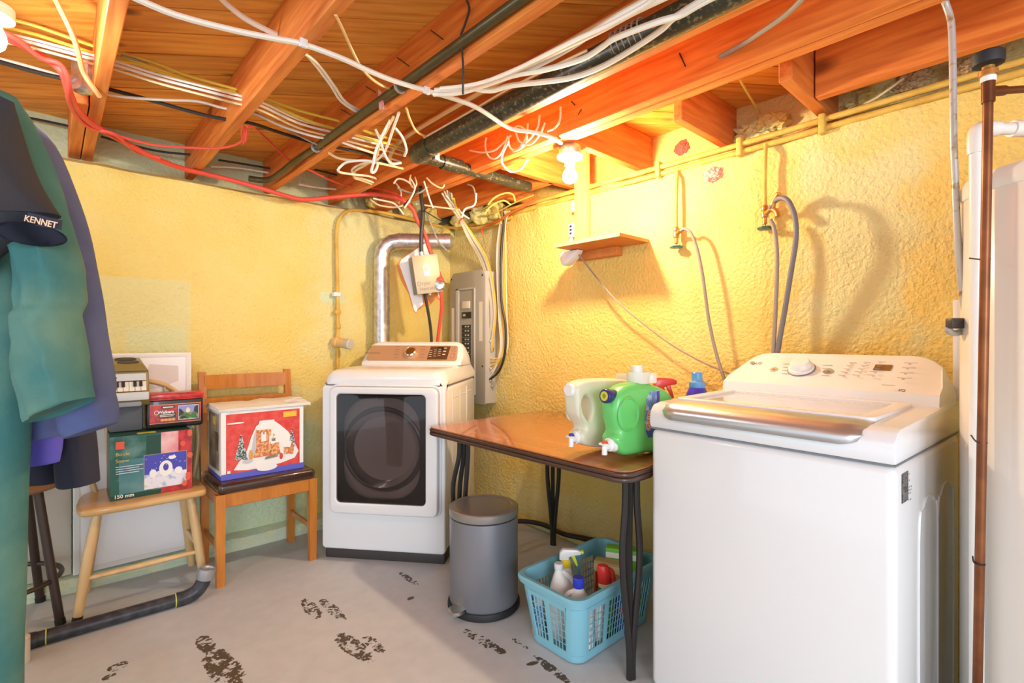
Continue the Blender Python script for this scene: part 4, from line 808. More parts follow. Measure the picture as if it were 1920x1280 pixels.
# boards against the back wall
b = B(); b.box(.076, 3.118, .085, .548, 3.130, 1.115, .002, 1); tag(obj('white_board', b, 'white_board'), 'large white board leaning on the back wall behind the blond chair', 'board')
t = [o for o in bpy.data.objects if o.name == 'white_board'][0]
b = B(); b.shape([(rrect(.08, .09, .544, 1.111, .003), 0), (rrect(.10, .11, .524, 1.095, .003), 0)], .004, .001, Matrix.Translation((0, 3.1165, 0))@Matrix.Rotation(math.pi/2, 4, 'X')); obj('board_edge', b, 'white_matte', t)
decal('faint_print', t, (.30, 3.1175, .93), (.19, 0, 0), (0, 0, .13), [([(0, .1), (.1, 0), (.55, .05), (1, .3), (1, .9), (.35, 1), (.3, .6)], 'print_pale')])
b = B(); b.box(-.42, 3.165, .078, .072, 3.176, .86, .002, 1); tag(obj('beige_board', b, 'beige_board'), 'beige board leaning on the back wall behind the dark stool', 'board')

# ------------------------------------------------------------------ dark bar stool
M = frame((-.155, 2.945, 0), 12); t = thing('bar_stool', 'dark brown metal bar stool with torn tan cushion, mostly behind the hanging clothes', 'stool', M)
b = B(M); b.lathe([(.10, .565), (.198, .568), (.207, .578), (.207, .596), (.20, .602), (0, .602)], seg=36); obj('seat_rim', b, 'stool_wood', t)
b = B(M); b.lathe([(.197, .602), (.20, .612), (.19, .624), (.08, .630), (0, .631)], seg=36); obj('cushion', b, 'cushion_tan', t)
b = B(M); t2 = bmesh.new()
for k, (a0, a1, r0, r1) in enumerate(((-40, 80, .02, .13), (100, 190, .05, .135))):
    n = 14; pts = [(r_*math.cos(math.radians(a)), r_*math.sin(math.radians(a))) for r_, a in [(r1+.014*math.sin(i*2.3), a0+(a1-a0)*i/n) for i in range(n+1)]]+[(r0*math.cos(math.radians((a0+a1)/2)), r0*math.sin(math.radians((a0+a1)/2)))]
    b.prism(pts, lambda u, v, s: (u, v, .6285+.004*s))
obj('torn_cover', b, 'black_cloth', t)
for a in (45, 135, 225, 315):
    ca, sa = math.cos(math.radians(a)), math.sin(math.radians(a)); b = B(M); b.tube([(ca*.135, sa*.135, .57), (ca*.22, sa*.22, 0)], .0165, 12, 0); lg = obj('leg', b, 'stool_brown', t)
    b = B(M); b.tube([(ca*.217, sa*.217, .022), (ca*.2205, sa*.2205, 0)], .0185, 12, 0); obj('foot_cap', b, 'blackrub', lg)
b = B(M); b.tube([(.19*math.cos(2*math.pi*i/36), .19*math.sin(2*math.pi*i/36), .185) for i in range(37)], .010, 8, 1); obj('foot_ring', b, 'stool_brown', t)

# ------------------------------------------------------------------ clothes on an assumed rail at the left
def loft(b, secs, fold=.0, seed=0, n=36, kf=7):
    """secs: (py_left, px_left, py_right, px_right, depth, thickness)"""
    rs = []
    for j, (pl, xl_, pr, xr_, d_, th) in enumerate(secs):
        a, c_ = W(xl_, pl, 'd%f' % d_), W(xr_, pr, 'd%f' % d_); m_ = (a+c_)/2; hw = (c_-a)/2; ring = []
        for i in range(n):
            q = 2*math.pi*i/n; cu, su = math.cos(q), math.sin(q); e = .75
            u = math.copysign(abs(cu)**e, cu); v = math.copysign(abs(su)**e, su)
            w_ = 1+fold*(math.sin(kf*q+seed+j*.35)*.5+noise.noise(Vector((math.cos(q)*2.2, math.sin(q)*2.2, j*.33+seed*7)))*1.2)*abs(su)
            ring.append(m_+hw*u+F*(-th/2*v*w_))
        rs.append(ring)
    b.rings(rs)
def dense(secs, k=4):
    out = []
    for i in range(len(secs)-1):
        a, b_, c_, d_ = secs[max(i-1, 0)], secs[i], secs[i+1], secs[min(i+2, len(secs)-1)]
        for j in range(k):
            t_ = j/k; out.append(tuple(.5*(2*q+(r_-p)*t_+(2*p-5*q+4*r_-s_)*t_*t_+(3*q-p-3*r_+s_)*t_**3) for p, q, r_, s_ in zip(a, b_, c_, d_)))
    return out+[secs[-1]]
b = B(); loft(b, dense([(60, -260, 190, 22, 1.02, .05), (200, -230, 250, 32, 1.02, .10), (300, -220, 320, 52, 1.02, .12), (380, -210, 372, 82, 1.02, .11), (420, -200, 402, 106, 1.02, .09)]), .18, 1)
b2 = B(); loft(b, dense([(420, -205, 402, 100, 1.02, .09), (470, -200, 440, 40, 1.03, .09), (520, -200, 500, -40, 1.03, .08)]), .18, 1)
t = obj('tee_shirt', b, 'navy_cloth'); tag(t, 'faded black tee shirt with a lettered sleeve band, frontmost of the hanging clothes', 'shirt')
p = [W(52, 398, 'd.965'), W(112, 412, 'd.965'), W(110, 430, 'd.965'), W(50, 421, 'd.965')]
b = B(); 
rs = []
for i in range(13):
    k = i/12; a = p[0].lerp(p[1], k); c_ = p[3].lerp(p[2], k); bulge = F*(-.010*math.sin(math.pi*k))
    rs.append([a+bulge, c_+bulge, c_+bulge+F*.006, a+bulge+F*.006])
b.rings(rs); band = obj('sleeve_band', b, 'navy_band', t)
ex = (p[1]-p[0]).normalized(); text('lettering', 'KENNET', 'band_letter', t, basis(p[3]+(p[0]-p[3])*.25+ex*.006-F*.0125, ex, p[0]-p[3]), .0165, bold=.0003)
b = B(); e0, e1 = W(10, 444, 'd.985'), W(108, 428, 'd.985'); 
b.rings([[e0.lerp(e1, .5)+(e1-e0)*.5*k*math.cos(q)+(F*.055+Vector((0, 0, -.012)))*k*math.sin(q)*1.0+Vector((0, 0, -.004)) for q in [2*math.pi*i/24 for i in range(24)]] for k in (1.0, .96)]); obj('sleeve_opening', b, 'navy_band', t)
b = B(); loft(b, dense([(150, -330, 172, -40, 1.16, .05), (230, -320, 240, 20, 1.16, .14), (420, -300, 420, 40, 1.16, .16), (600, -290, 600, 52, 1.16, .16), (700, -280, 700, 46, 1.16, .16), (900, -260, 900, 36, 1.17, .15), (1080, -230, 1080, 32, 1.18, .14), (1300, -200, 1300, 24, 1.18, .13), (1480, -190, 1480, 18, 1.19, .12)]), .26, 2.0)
loft(b, dense([(170, -20, 178, 22, 1.12, .05), (230, 0, 240, 48, 1.12, .10), (330, 20, 330, 86, 1.12, .12), (430, 40, 425, 112, 1.10, .12), (510, 52, 500, 136, 1.09, .12), (570, 54, 560, 139, 1.09, .12), (600, 52, 590, 131, 1.09, .12), (660, 48, 640, 140, 1.09, .12), (720, 52, 690, 147, 1.09, .12), (785, 68, 742, 159, 1.09, .11), (786, 69, 743, 158, 1.09, .10)]), .20, 3.1)
t = obj('coverall', b, 'coverall', ang=80); tag(t, 'faded green work coverall with long sleeve, hanging at the left edge', 'coverall')
b = B(); loft(b, dense([(190, -150, 196, 14, 1.28, .05), (250, -150, 262, 62, 1.28, .14), (500, -140, 500, 62, 1.28, .16), (760, -130, 745, 112, 1.28, .15), (835, -130, 812, 119, 1.28, .12), (837, -130, 814, 118, 1.28, .11)]), .08, 4)
loft(b, dense([(215, 0, 209, 32, 1.27, .05), (270, 30, 262, 84, 1.26, .10), (380, 62, 370, 128, 1.25, .12), (480, 88, 470, 157, 1.24, .12), (580, 104, 570, 176, 1.24, .12), (660, 112, 650, 188, 1.24, .12), (725, 117, 715, 200, 1.24, .12), (748, 120, 738, 203, 1.24, .105), (760, 119, 748, 205, 1.24, .11), (800, 126, 776, 208, 1.24, .11), (818, 135, 793, 207, 1.24, .10), (819, 137, 794, 205, 1.24, .08)]), .07, 5)
t = obj('sweatshirt', b, 'sweat', ang=80); tag(t, 'blue grey sweatshirt with ribbed cuff, hanging behind the green coverall', 'sweatshirt')
b = B(); loft(b, dense([(330, -60, 340, 50, 1.42, .08), (600, -60, 600, 90, 1.42, .12), (800, -60, 800, 108, 1.42, .11), (873, -60, 862, 104, 1.42, .10), (876, -60, 865, 103, 1.42, .08)]), .08, 6)
t = obj('purple_shirt', b, 'purple_cloth', ang=80); tag(t, 'violet blue shirt whose hem shows under the grey sweatshirt', 'shirt')
b = B(); loft(b, dense([(360, -60, 370, 60, 1.57, .08), (650, -60, 650, 100, 1.57, .10), (860, -60, 860, 112, 1.57, .10), (908, -60, 905, 106, 1.57, .08)]), .05, 7)
loft(b, dense([(600, 70, 590, 130, 1.56, .09), (720, 95, 710, 150, 1.55, .10), (820, 112, 812, 168, 1.55, .10), (880, 115, 876, 173, 1.55, .10), (905, 118, 902, 175, 1.55, .10), (912, 124, 906, 175, 1.55, .09)]), .05, 8)
t = obj('black_shirt', b, 'black_cloth', ang=80); tag(t, 'black long sleeved top hanging lowest behind the sweatshirt', 'shirt')
ra, rb = W(-330, 120, 'd.92'), W(-330, 120, 'd.92'); ra = R*(-1.42)+F*.80+Vector((0, 0, 1.80)); rb = R*(-1.42)+F*1.42+Vector((0, 0, 1.80))
t = thing('assumed_clothes_rail', 'assumed steel clothes rail hung from the joists above the hanging clothes, past the left edge', 'rail', (ra+rb)/2)  # unseen rail, added to carry the clothes
b = B(); b.tube([ra, rb], .014, 12, 0); obj('rail', b, 'silver', t)
for q in (.15, .85):
    b = B(); p_ = ra.lerp(rb, q); b.tube([p_, p_+Vector((0, 0, .49))], .006, 8, 0); obj('hanger_strap', b, 'black_iron', t)
m = mat('daylight_bulb', (240, 246, 255), .3); bb = m.node_tree.nodes['Principled BSDF']; bb.inputs['Emission Color'].default_value = (.86, .94, 1, 1); bb.inputs['Emission Strength'].default_value = 320
# ------------------------------------------------------------------ lamp
c = Vector((1.800, 1.575, JB)); M = Matrix.Translation(c); t = thing('ceiling_lamp', 'bare glowing bulb in a white porcelain lampholder under the double joist', 'lamp', M)
b = B(M); b.lathe([(0, -.001), (.050, -.001), (.052, -.006), (.052, -.036), (.050, -.040), (0, -.040)], seg=32); obj('junction_ring', b, 'galv', t)
b = B(M); b.lathe([(.030, -.040), (.060, -.042), (.062, -.048), (.058, -.056), (.036, -.066), (.025, -.070), (.024, -.092), (.020, -.094), (.016, -.08), (0, -.08)], seg=36); obj('lampholder', b, 'ceramic', t)
b = B(M); b.lathe([(.013, -.085), (.0145, -.098), (.020, -.108), (.029, -.122), (.0335, -.138), (.032, -.155), (.024, -.167), (.012, -.1725), (0, -.173)], seg=28); obj('bulb', b, 'bulb', t)
b = B(); p = W(-19, 82, 'd1.37'); M = Matrix.Translation(p+Vector((0, 0, .06)))
t = thing('ceiling_lamp', 'cool white bulb cut by the top left edge of the view', 'lamp', M)
b = B(M); b.lathe([(.013, .03), (.0145, .012), (.022, -.005), (.032, -.03), (.034, -.045), (.030, -.062), (.018, -.076), (0, -.08)], seg=24); obj('bulb', b, 'daylight_bulb', t)
b = B(M); b.lathe([(.05, JB-p.z-.06), (.05, JB-p.z-.09), (.02, JB-p.z-.1), (.018, .03), (0, .03)], seg=24); obj('lampholder', b, 'ceramic', t)

# ------------------------------------------------------------------ post, shelf, outlet strip
t = thing('shelf_post', 'pale pine post carrying a small shelf on the right wall', 'post', (W2-.03, 1.87, 1.6))
b = B(); b.box(W2-.055, 1.83, 1.7008, W2-.017, 1.915, PB, .002, 1); obj('post', b, 'pine', t)
t = thing('wall_shelf', 'small wooden board shelf on the right wall below the glowing bulb', 'shelf', (2.15, 1.66, 1.68))
b = B(); b.box(2.025, 1.455, 1.682, W2-.001, 1.885, 1.700, .0015, 1); obj('board', b, 'shelf_wood', t)
b = B(); b.box(2.021, 1.455, 1.6815, 2.0265, 1.885, 1.7005); obj('edge_band', b, 'pine', t)
b = B(); b.box(W2-.055, 1.62, 1.635, W2-.001, 1.90, 1.682, .002, 1); obj('cleat', b, 'shelf_wood', t)
t = thing('outlet_strip', 'white outlet box strip on the left edge of the pine post', 'outlet', (W2-.05, 1.93, 1.9))
b = B(); b.box(W2-.06, 1.917, 1.775, W2-.02, 1.955, 1.855, .004); bd = obj('body', b, 'white', t)
for k in range(3): b = B(); b.box(W2-.061, 1.928, 1.79+.02*k, W2-.0595, 1.944, 1.802+.02*k); obj('socket', b, 'dark', bd)
b = B(); b.box(W2-.05, 1.917, 1.92, W2-.02, 1.94, 1.985, .003); obj('wire_cover', b, 'white', t)
b = B(); b.tube([(W2-.04, 1.94, 1.78), (W2-.045, 1.96, 1.73), (W2-.04, 1.95, 1.69)], .012, 8); obj('plug', b, 'white', t)
t = thing('timer_plug', 'white angular plug adapter under the left end of the small shelf', 'plug', (2.2, 1.89, 1.63))
b = B(); b.prism([(1.815, 1.68), (1.935, 1.678), (1.95, 1.645), (1.93, 1.60), (1.90, 1.605), (1.85, 1.635)], lambda u, v, s: (2.135+.06*s, u, v), .008); obj('plug_body', b, 'white', t)
cable('tan cord drooping from the small shelf to the back of the washing machine', [(1083, 474, 'x2.17'), (1104, 502, 'x2.19'), (1152, 560, 'x2.2'), (1205, 606, 'x2.21'), (1262, 648, 'x2.21'), (1320, 680, 'x2.2'), (1372, 702, 'x2.2'), (1392, 716, 'x2.2')], .0045, 'hose_grey', cat='cord', name='power_cord')
b = B(); p = W(1377, 722, 'x2.20'); b.box(p.x-.02, p.y-.025, p.z-.05, p.x+.02, p.y+.02, p.z+.02, .004); q = obj('cord_tag', b, 'white'); tag(q, 'white tag on the cord just left of the washing machine console', 'tag')
b = B(); b.box(p.x-.021, p.y-.02, p.z-.022, p.x-.0195, p.y+.012, p.z-.012); obj('orange_mark', b, 'gain_orange', q)

# ------------------------------------------------------------------ painted pipes, valves and hoses on the right wall
PG = 'painted pipes along the top of the right wall'
cable('upper of two yellow painted pipes running along the top of the right wall', [(Vector((W2-.022, y, 2.048+.012*(y<1)))) for y in (-1.5, -.6, .2, 1.0, 1.6, 2.3, 2.95)], .0125, 'pipe_paint', name='wall_pipe', cat='pipe', raw=True, seg=10)
cable('lower of two yellow painted pipes running along the top of the right wall', [(Vector((W2-.018, y, 2.015+.012*(y<1)))) for y in (-1.5, -.6, .2, 1.0, 1.6, 2.3, 2.95)], .0125, 'pipe_paint', name='wall_pipe', cat='pipe', raw=True, seg=10)
for j, y in enumerate((1.385, .98, .655)):
    b = B(); b.box(W2-.042, y-.012, 1.995, W2-.001, y+.012, 2.075, .006); tag(obj('pipe_strap', b, 'pipe_paint'), ['yellow pipe strap left of the red foam dab', 'yellow pipe strap above the pipe to the twin valve', 'yellow pipe strap below the end of the third joist block'][j], 'strap')
def valve(label, px, ptop, pv, twin):
    x = W2-.035; top = W(px, ptop, 'x%f' % x); v = W(px, pv, 'x%f' % x); y = v.y
    t = thing('hose_valve', label, 'valve', v)
    b = B(); b.tube([(x+.01, top.y, 2.02), (x, (top.y+y)/2, (2.02+v.z)/2), (x, y, v.z)], .0085, 10, 3); obj('riser', b, 'pipe_paint', t)
    b = B(); b.lathe([(.011, .03), (.014, .025), (.014, .01), (.011, .008), (.015, 0), (.015, -.02), (.010, -.024), (.010, -.05), (.004, -.052), (.004, -.07)], (x, y, v.z), 14); b.tube([(x, y, v.z-.008), (x-.02, y-.025, v.z-.002), (x-.03, y-.04, v.z+.004)], .010, 10, 3); obj('valve_body', b, 'brass', t)
    b = B(); n = 24; b.rings([[Vector((x+r_*(1+.08*math.cos(6*a))*math.cos(a), y+r_*(1+.08*math.cos(6*a))*math.sin(a), v.z+zz)) for a in [2*math.pi*i/n for i in range(n)]] for r_, zz in ((.012, -.060), (.026, -.062), (.029, -.067), (.026, -.073), (.012, -.075))]); obj('hand_wheel', b, 'valve_green', t)
    if twin:
        b = B(); b.tube([(x-.03, y-.04, v.z+.004), (x-.035, y-.05, v.z+.03), (x-.05, y-.075, v.z+.055)], .012, 10, 3); b.tube([(x-.03, y-.04, v.z+.004), (x-.035, y-.06, v.z-.015), (x-.038, y-.066, v.z-.035)], .011, 10, 3); obj('splitter', b, 'brass', t)
    return v
valve('single green wheeled brass valve on the yellow pipe, nearer the small shelf', 1268, 328, 437, False)
valve('brass twin outlet valve with green wheel above the washing machine', 1434, 268, 398, True)
HX = 'x%f' % (W2-.07)
cable('single tan hose curving down from the valve nearer the shelf', [(1276, 433, HX), (1284, 429, HX), (1296, 438, HX), (1308, 470, HX), (1318, 520, HX), (1329, 600, HX), (1345, 670, HX), (1366, 735, 'x2.19'), (1385, 800, 'x2.21')], .0075, 'hose_grey', name='water_hose', cat='hose', seg=10)
cable('thin tan hose dropping straight from the twin valve behind the washing machine', [(1444, 412, HX), (1452, 430, HX), (1457, 480, HX), (1455, 560, HX), (1451, 640, HX), (1448, 700, 'x2.21'), (1447, 800, 'x2.22')], .0085, 'hose_grey', name='water_hose', cat='hose', seg=10)
cable('thick grey hose arching high over from the twin valve', [(1444, 392, HX), (1452, 378, HX), (1466, 371, 'x2.18'), (1480, 380, 'x2.17'), (1491, 410, 'x2.17'), (1492, 450, 'x2.17'), (1483, 510, 'x2.18'), (1470, 590, 'x2.2'), (1458, 660, 'x2.21'), (1452, 720, 'x2.22'), (1449, 800, 'x2.22')], .0105, 'hose_dark', name='water_hose', cat='hose', seg=10)
# conduit with cord end, wall channel
cable('flexible grey conduit hanging from the double joist down to a dark plug', [(1767, -14, 'd1.335'), (1772, 4, 'd1.36'), (1783, 40, 'd1.36'), (1786, 100, 'd1.36'), (1787, 180, 'd1.36'), (1788, 260, 'd1.36'), (1791, 340, 'd1.36'), (1794, 420, 'd1.36'), (1799, 500, 'd1.36'), (1806, 560, 'd1.36'), (1811, 595, 'd1.36'), (1806, 615, 'd1.36'), (1795, 624, 'd1.36'), (1782, 622, 'd1.36'), (1776, 612, 'd1.36')], .0085, 'conduit_grey', name='flexible_conduit', cat='conduit', seg=10)
b = B(basis(W(1791, 606, 'd1.35'), R, Vector((0, 0, 1)))); b.box(-.018, -.014, -.012, .018, .014, .012, .004); tag(obj('cord_plug', b, 'darkgrey'), 'dark square plug hooked in the loop of the hanging grey conduit', 'plug')
p0, p1 = W(1797, 562, 'x2.23'), W(1797, 750, 'x2.23')
b = B(); b.box(2.21, p0.y-.012, p1.z, W2+.005, p0.y+.012, p0.z, .004); tag(obj('wall_channel', b, 'white'), 'narrow white upright channel on the right wall beside the water heater', 'channel')

# ------------------------------------------------------------------ water heater corner
hc = Vector((1.885, -.07, 0)); M = Matrix.Translation(hc); t = thing('water_heater', 'tall white cylinder water heater at the right edge behind the copper pipe', 'water heater', M)
b = B(M); b.lathe([(.27, 0), (.275, .01), (.275, 1.555), (.272, 1.56)], seg=64); obj('jacket', b, 'heater', t)
b = B(M); b.lathe([(.277, 1.552), (.279, 1.556), (.279, 1.585), (.272, 1.60), (.2, 1.615), (0, 1.62)], seg=64); obj('top_cap', b, 'heater', t)
P0 = W(1831, 262, 'd1.24'); 
t = thing('drain_pipe', 'white plastic pipe standing in front of the water heater with an elbow near the top', 'pipe', (P0.x, P0.y, 0))
b = B(); top = W(1831, 246, 'd1.24'); b.tube([(P0.x, P0.y, 0), (P0.x, P0.y, top.z-.02)], .0145, 14, 0); obj('pipe', b, 'pvc', t)
b = B(); el = R*.035; b.tube([(P0.x, P0.y, top.z-.055), (P0.x, P0.y, top.z-.02), Vector((P0.x, P0.y, top.z))+R*.004, Vector((P0.x, P0.y, top.z+.006))+R*.02, Vector((P0.x, P0.y, top.z+.006))+R*.05], .0185, 14, 4); obj('elbow', b, 'pvc', t)
b = B(); s_ = Vector((P0.x, P0.y, top.z+.006)); b.tube([s_+R*.04, s_+R*.5], .0145, 14, 0); obj('cross_pipe', b, 'pvc', t)
b = B(); b.tube([s_+R*.085, s_+R*.13], .0195, 14, 0); obj('coupling', b, 'pvc', t)
ct, cb = W(1853, 172, 'd1.17'), W(1833, 1280, 'd1.19'); k = cb.z/(ct.z-cb.z); fl = cb+(cb-ct)*k; fl.z = 0
t = thing('copper_pipe', 'upright copper pipe with black capped tee, tied before the water heater', 'pipe', fl)
b = B(); b.tube([fl, ct], .0095, 14, 0); obj('pipe', b, 'copper', t)
b = B(); b.tube([ct-Vector((0, 0, .025)), ct+Vector((0, 0, .025))], .0125, 14, 0); side = W(1935, 166, 'd1.2'); b.tube([ct, ct.lerp(side, .35)], .0115, 12, 0); obj('tee', b, 'copper', t)
b = B(); b.tube([ct, side], .0085, 12, 0); obj('side_pipe', b, 'copper', t)
b = B(); b.lathe([(.013, .0), (.013, .012), (.018, .014), (.018, .026), (.012, .030), (.012, .036), (.0145, .038)], ct+Vector((0, 0, .022)), 18); obj('adapter', b, 'brass', t)
b = B(); b.lathe([(.0135, .022), (.0145, .024), (.0145, .034), (.0135, .035)], ct+Vector((0, 0, .0)), 18); obj('white_tape', b, 'white_matte', t)
b = B(); b.lathe([(.014, .058), (.0285, .062), (.030, .068), (.030, .086), (.026, .090), (0, .090)], ct+Vector((0, 0, .0)), 24); obj('cap', b, 'blackrub', t)
for j, py in enumerate((486, 828, 1055)):
    p = W(1853-.0185*(py-172), py, 'd1.185'); a = W(1820+3*j-2, py-2-10*(j > 0), 'd1.222')
    b = B(); b.tube([p+R*.011, p-F*.011+Vector((0, 0, -.001)), p-R*.012, a], .0018, 6, 4); b.tube([p+R*.010+F*.0, p+F*.011, p-R*.011], .0018, 6, 3)
    obj('cable_tie', b, 'blackrub', t)

# ------------------------------------------------------------------ dryer vent
t = thing('vent_duct', 'shiny galvanised vent duct rising behind the dryer and bending right', 'duct', W(716, 640, 'd3.42'))
v0, v1 = W(716, 690, 'd3.42'), W(716, 452, 'd3.42'); hE = W(836, 453, 'd3.46'); v0.z = .60; hd = (hE-v1); hd.z = 0; hd.normalize()
b = B(); b.tube([v0, v1-Vector((0, 0, .11))], .053, 28, 0); obj('upright', b, 'galv', t)
b = B(); cpt = v1+hd*.11+Vector((0, 0, -.11)); A = [cpt-hd*.11*math.cos(a)+Vector((0, 0, .11*math.sin(a))) for a in [math.pi/2*i/4 for i in range(5)]]
rs = []
for i, p_ in enumerate(A):
    a = math.pi/2*i/4; rd = (-hd*math.cos(a)+Vector((0, 0, math.sin(a)))); sd_ = hd.cross(Vector((0, 0, 1)))
    rs.append([p_+.0545*(math.cos(q)*rd+math.sin(q)*sd_) for q in [2*math.pi*k/28 for k in range(28)]])
b.rings(rs); obj('elbow', b, 'galv', t, ang=10)
b = B(); b.tube([A[-1], hE], .053, 28, 0); obj('horizontal_run', b, 'galv', t)
for nm, p_, d_ in (('crimp', v1-Vector((0, 0, .115)), Vector((0, 0, 1))), ('crimp', A[-1]+hd*.004, hd), ('crimp', A[-1]+hd*.06, hd)):
    b = B(); b.tube([p_, p_+d_*.008], .0562, 28, 0); obj(nm, b, 'galv', t)
b = B(); b.tube([hE-hd*.01, hE+hd*.03, hE+hd*.05], [.0555, .0555, .030], 28, 0); obj('end_cap', b, 'galv', t)

# ------------------------------------------------------------------ switch box hanging by the duct
bc = W(792, 516, 'd3.17'); M = frame(bc, -42.3+24, Matrix.Rotation(math.radians(-9), 4, 'Y')); t = thing('disconnect_box', 'grey switch box with handwriting, hanging before the vent duct on a black cable', 'switch box', M)
b = B(M); b.box(-.062, -.05, -.115, .098, .05, .115, .004); body = obj('body', b, 'boxgrey_d', t)
b = B(M); b.box(-.063, -.054, -.118, .099, -.049, .118, .002); cov = obj('cover', b, 'boxgrey', t)
b = B(M); b.box(-.004, -.0565, -.01, .036, -.0535, .055); obj('switch_plate', b, 'white', cov); b = B(M); b.box(.002, -.062, .022, .028, -.056, .046, .003); obj('toggle', b, 'cream', cov)
for s_, x, z, sz_ in (('Dryer', -.055, -.066, .036), ('Seperate', -.045, -.096, .028)):
    text('handwriting', s_, 'ink', cov, M @ Matrix.Translation((x, -.0545, z)) @ Matrix.Rotation(math.pi/2, 4, 'X'), sz_)
b = B(M); b.lathe([(.018, .114), (.018, .124), (.014, .126), (.014, .145)], (.015, 0, 0), 16); obj('connector', b, 'galv', t)
b = B(M); b.lathe([(.012, -.13), (.014, -.114)], (.03, 0, 0), 14); obj('connector', b, 'galv', t)
M2 = frame(bc+F*.075, -42.3+6, Matrix.Rotation(math.radians(-9), 4, 'Y')); 
pol = [(-.165, .10), (-.135, .130), (.04, .215), (.065, .21), (.075, .10), (.09, -.14), (.075, -.165), (.05, -.15), (-.01, -.195), (-.03, -.185), (-.075, -.205), (-.09, -.225), (-.105, -.21), (-.115, -.10), (-.15, .0)]
b = B(M2); b.prism(pol, lambda u, v, s: (u, .006*s, v)); q = obj('cardboard_sheet', b, 'cardboard', smooth=False); tag(q, 'torn white and orange cardboard sheet behind the hanging switch box', 'cardboard')
b = B(M2); b.prism([(-.145, .10), (-.128, .128), (.04, .212), (.062, .207), (.072, .10), (.088, -.135), (.074, -.16), (.052, -.07), (-.03, -.06), (-.035, -.17), (-.075, -.198), (-.088, -.218), (-.098, -.20), (-.11, -.09)], lambda u, v, s: (u, -.0005-.001*s, v)); obj('white_facing', b, 'white_matte', q, smooth=False)
cable('thick black cable dropping from the joists into the switch box', [(788, 350, 'd3.05'), (790, 372, 'd3.1'), (793, 400, 'd3.14'), (790, 440, 'd3.16'), (790, 484, 'd3.17')], .0125, 'wire_black', name='black_cable', seg=8)
cable('black cable running from the switch box down behind the dryer', [(795, 546, 'd3.17'), (800, 570, 'd3.19'), (806, 605, 'd3.22'), (809, 640, 'd3.25'), (808, 700, 'd3.3')], .0095, 'wire_black', name='black_cable', seg=8)
p = W(825, 534, 'd3.17'); t = thing('junction_box', 'small silver octagon box wrapped in red tape, right of the switch box', 'junction box', p)
b = B(basis(p, R, Vector((0, 0, 1)))); b.lathe([(.034, -.03), (.036, -.028), (.036, .018), (.030, .026), (0, .028)], seg=8); obj('body', b, 'chrome', t)
b = B(basis(p+Vector((0, 0, .028)), R, Vector((0, 0, 1)))); b.lathe([(.0, -.02), (.02, -.015), (.026, 0), (.02, .02), (0, .026)], seg=14); obj('red_tape', b, 'wire_red', t)
b = B(basis(p, R, Vector((0, 0, 1)))); b.tube([(-.02, .04, 0), (-.03, .06, .0), (-.045, .09, .01)], [.016, .012, .005], 8, 3); obj('black_tape', b, 'wire_black', t)

# ------------------------------------------------------------------ breaker panel
t = thing('breaker_panel', 'tall grey electrical panel with open row of breakers, in the corner behind the dryer', 'electrical panel', (W2-.05, 2.86, .74))
px_ = W2-.105
b = B(); b.box(px_+.004, 2.665, .745, W2+.02, 3.055, 1.650, .004); obj('cabinet', b, 'panel_light', t)
b = B(); b.prism([(2.655, .74), (3.065, .74), (3.065, 1.61), (3.02, 1.66), (2.70, 1.66), (2.655, 1.61)], lambda u, v, s: (px_+.006*s-.006, u, v), .002); cov = obj('cover', b, 'panel_grey', t)
b = B(); y0, y1, z0, z1 = 2.755, 2.975, .80, 1.545; xf = px_-.0066
for a_, b_, c_, d_ in ((y0, z0, y0+.012, z1), (y1-.035, z0, y1, z1), (y0, z1-.014, y1, z1)): b.box(xf-.012, a_, b_, xf, c_, d_, .003)
obj('door_frame', b, 'panel_light', cov)
b = B(); b.box(xf-.003, y0+.012, z0, xf, y1-.035, z1-.014); inner = obj('inner_panel', b, 'panel_grey', cov)
b = B(); b.box(xf-.010, 2.80, 1.33, xf-.003, 2.905, 1.375, .002); obj('main_breaker', b, 'breaker', inner); b = B(); b.box(xf-.012, 2.815, 1.40, xf-.003, 2.90, 1.45, .001); obj('main_label', b, 'paper', inner)
b = B(); b.box(xf-.0125, 2.86, 1.345, xf-.008, 2.885, 1.36); obj('main_switch', b, 'panel_light', inner)
for r_ in range(17):
    for cN in range(2):
        z = 1.285-.030*r_; y = 2.805+.052*cN; b = B(); b.box(xf-.009, y, z-.0265, xf-.003, y+.049, z, .0015, 1); br = obj('breaker', b, 'breaker', cov, smooth=False)
b = B(); 
for r_ in range(17):
    for cN in range(2): z = 1.285-.030*r_; y = 2.83+.03*cN-.01; b.box(xf-.013, y, z-.018, xf-.008, y+.013, z-.008)
obj('breaker_switches', b, 'panel_light', cov)['kind'] = 'stuff'
for y, z0_, z1_ in ((2.70, 1.17, 1.44), (3.02, 1.16, 1.41)):
    b = B(); b.box(xf-.0008, y-.018, z0_, xf, y+.018, z1_); obj('paper_label', b, 'paper', cov)
for y, z in ((2.68, 1.62), (3.04, 1.62), (2.68, 1.0), (3.04, 1.0)):
    b = B(); b.lathe([(.006, 0), (.006, .003), (0, .004)], (xf, y, z), 10, (-1, 0, 0)); obj('screw', b, 'dark', cov)
for k, z in enumerate((1.27, 1.22, 1.17, 1.12, .98, .94, .90, .86)):
    b = B(); b.lathe([(.013, 0), (.013, .012), (.009, .014), (.009, .022)], (W2-.055+.012*(k % 2), 2.664, z), 10, (0, -1, 0)); obj('cable_clamp', b, 'galv', t)

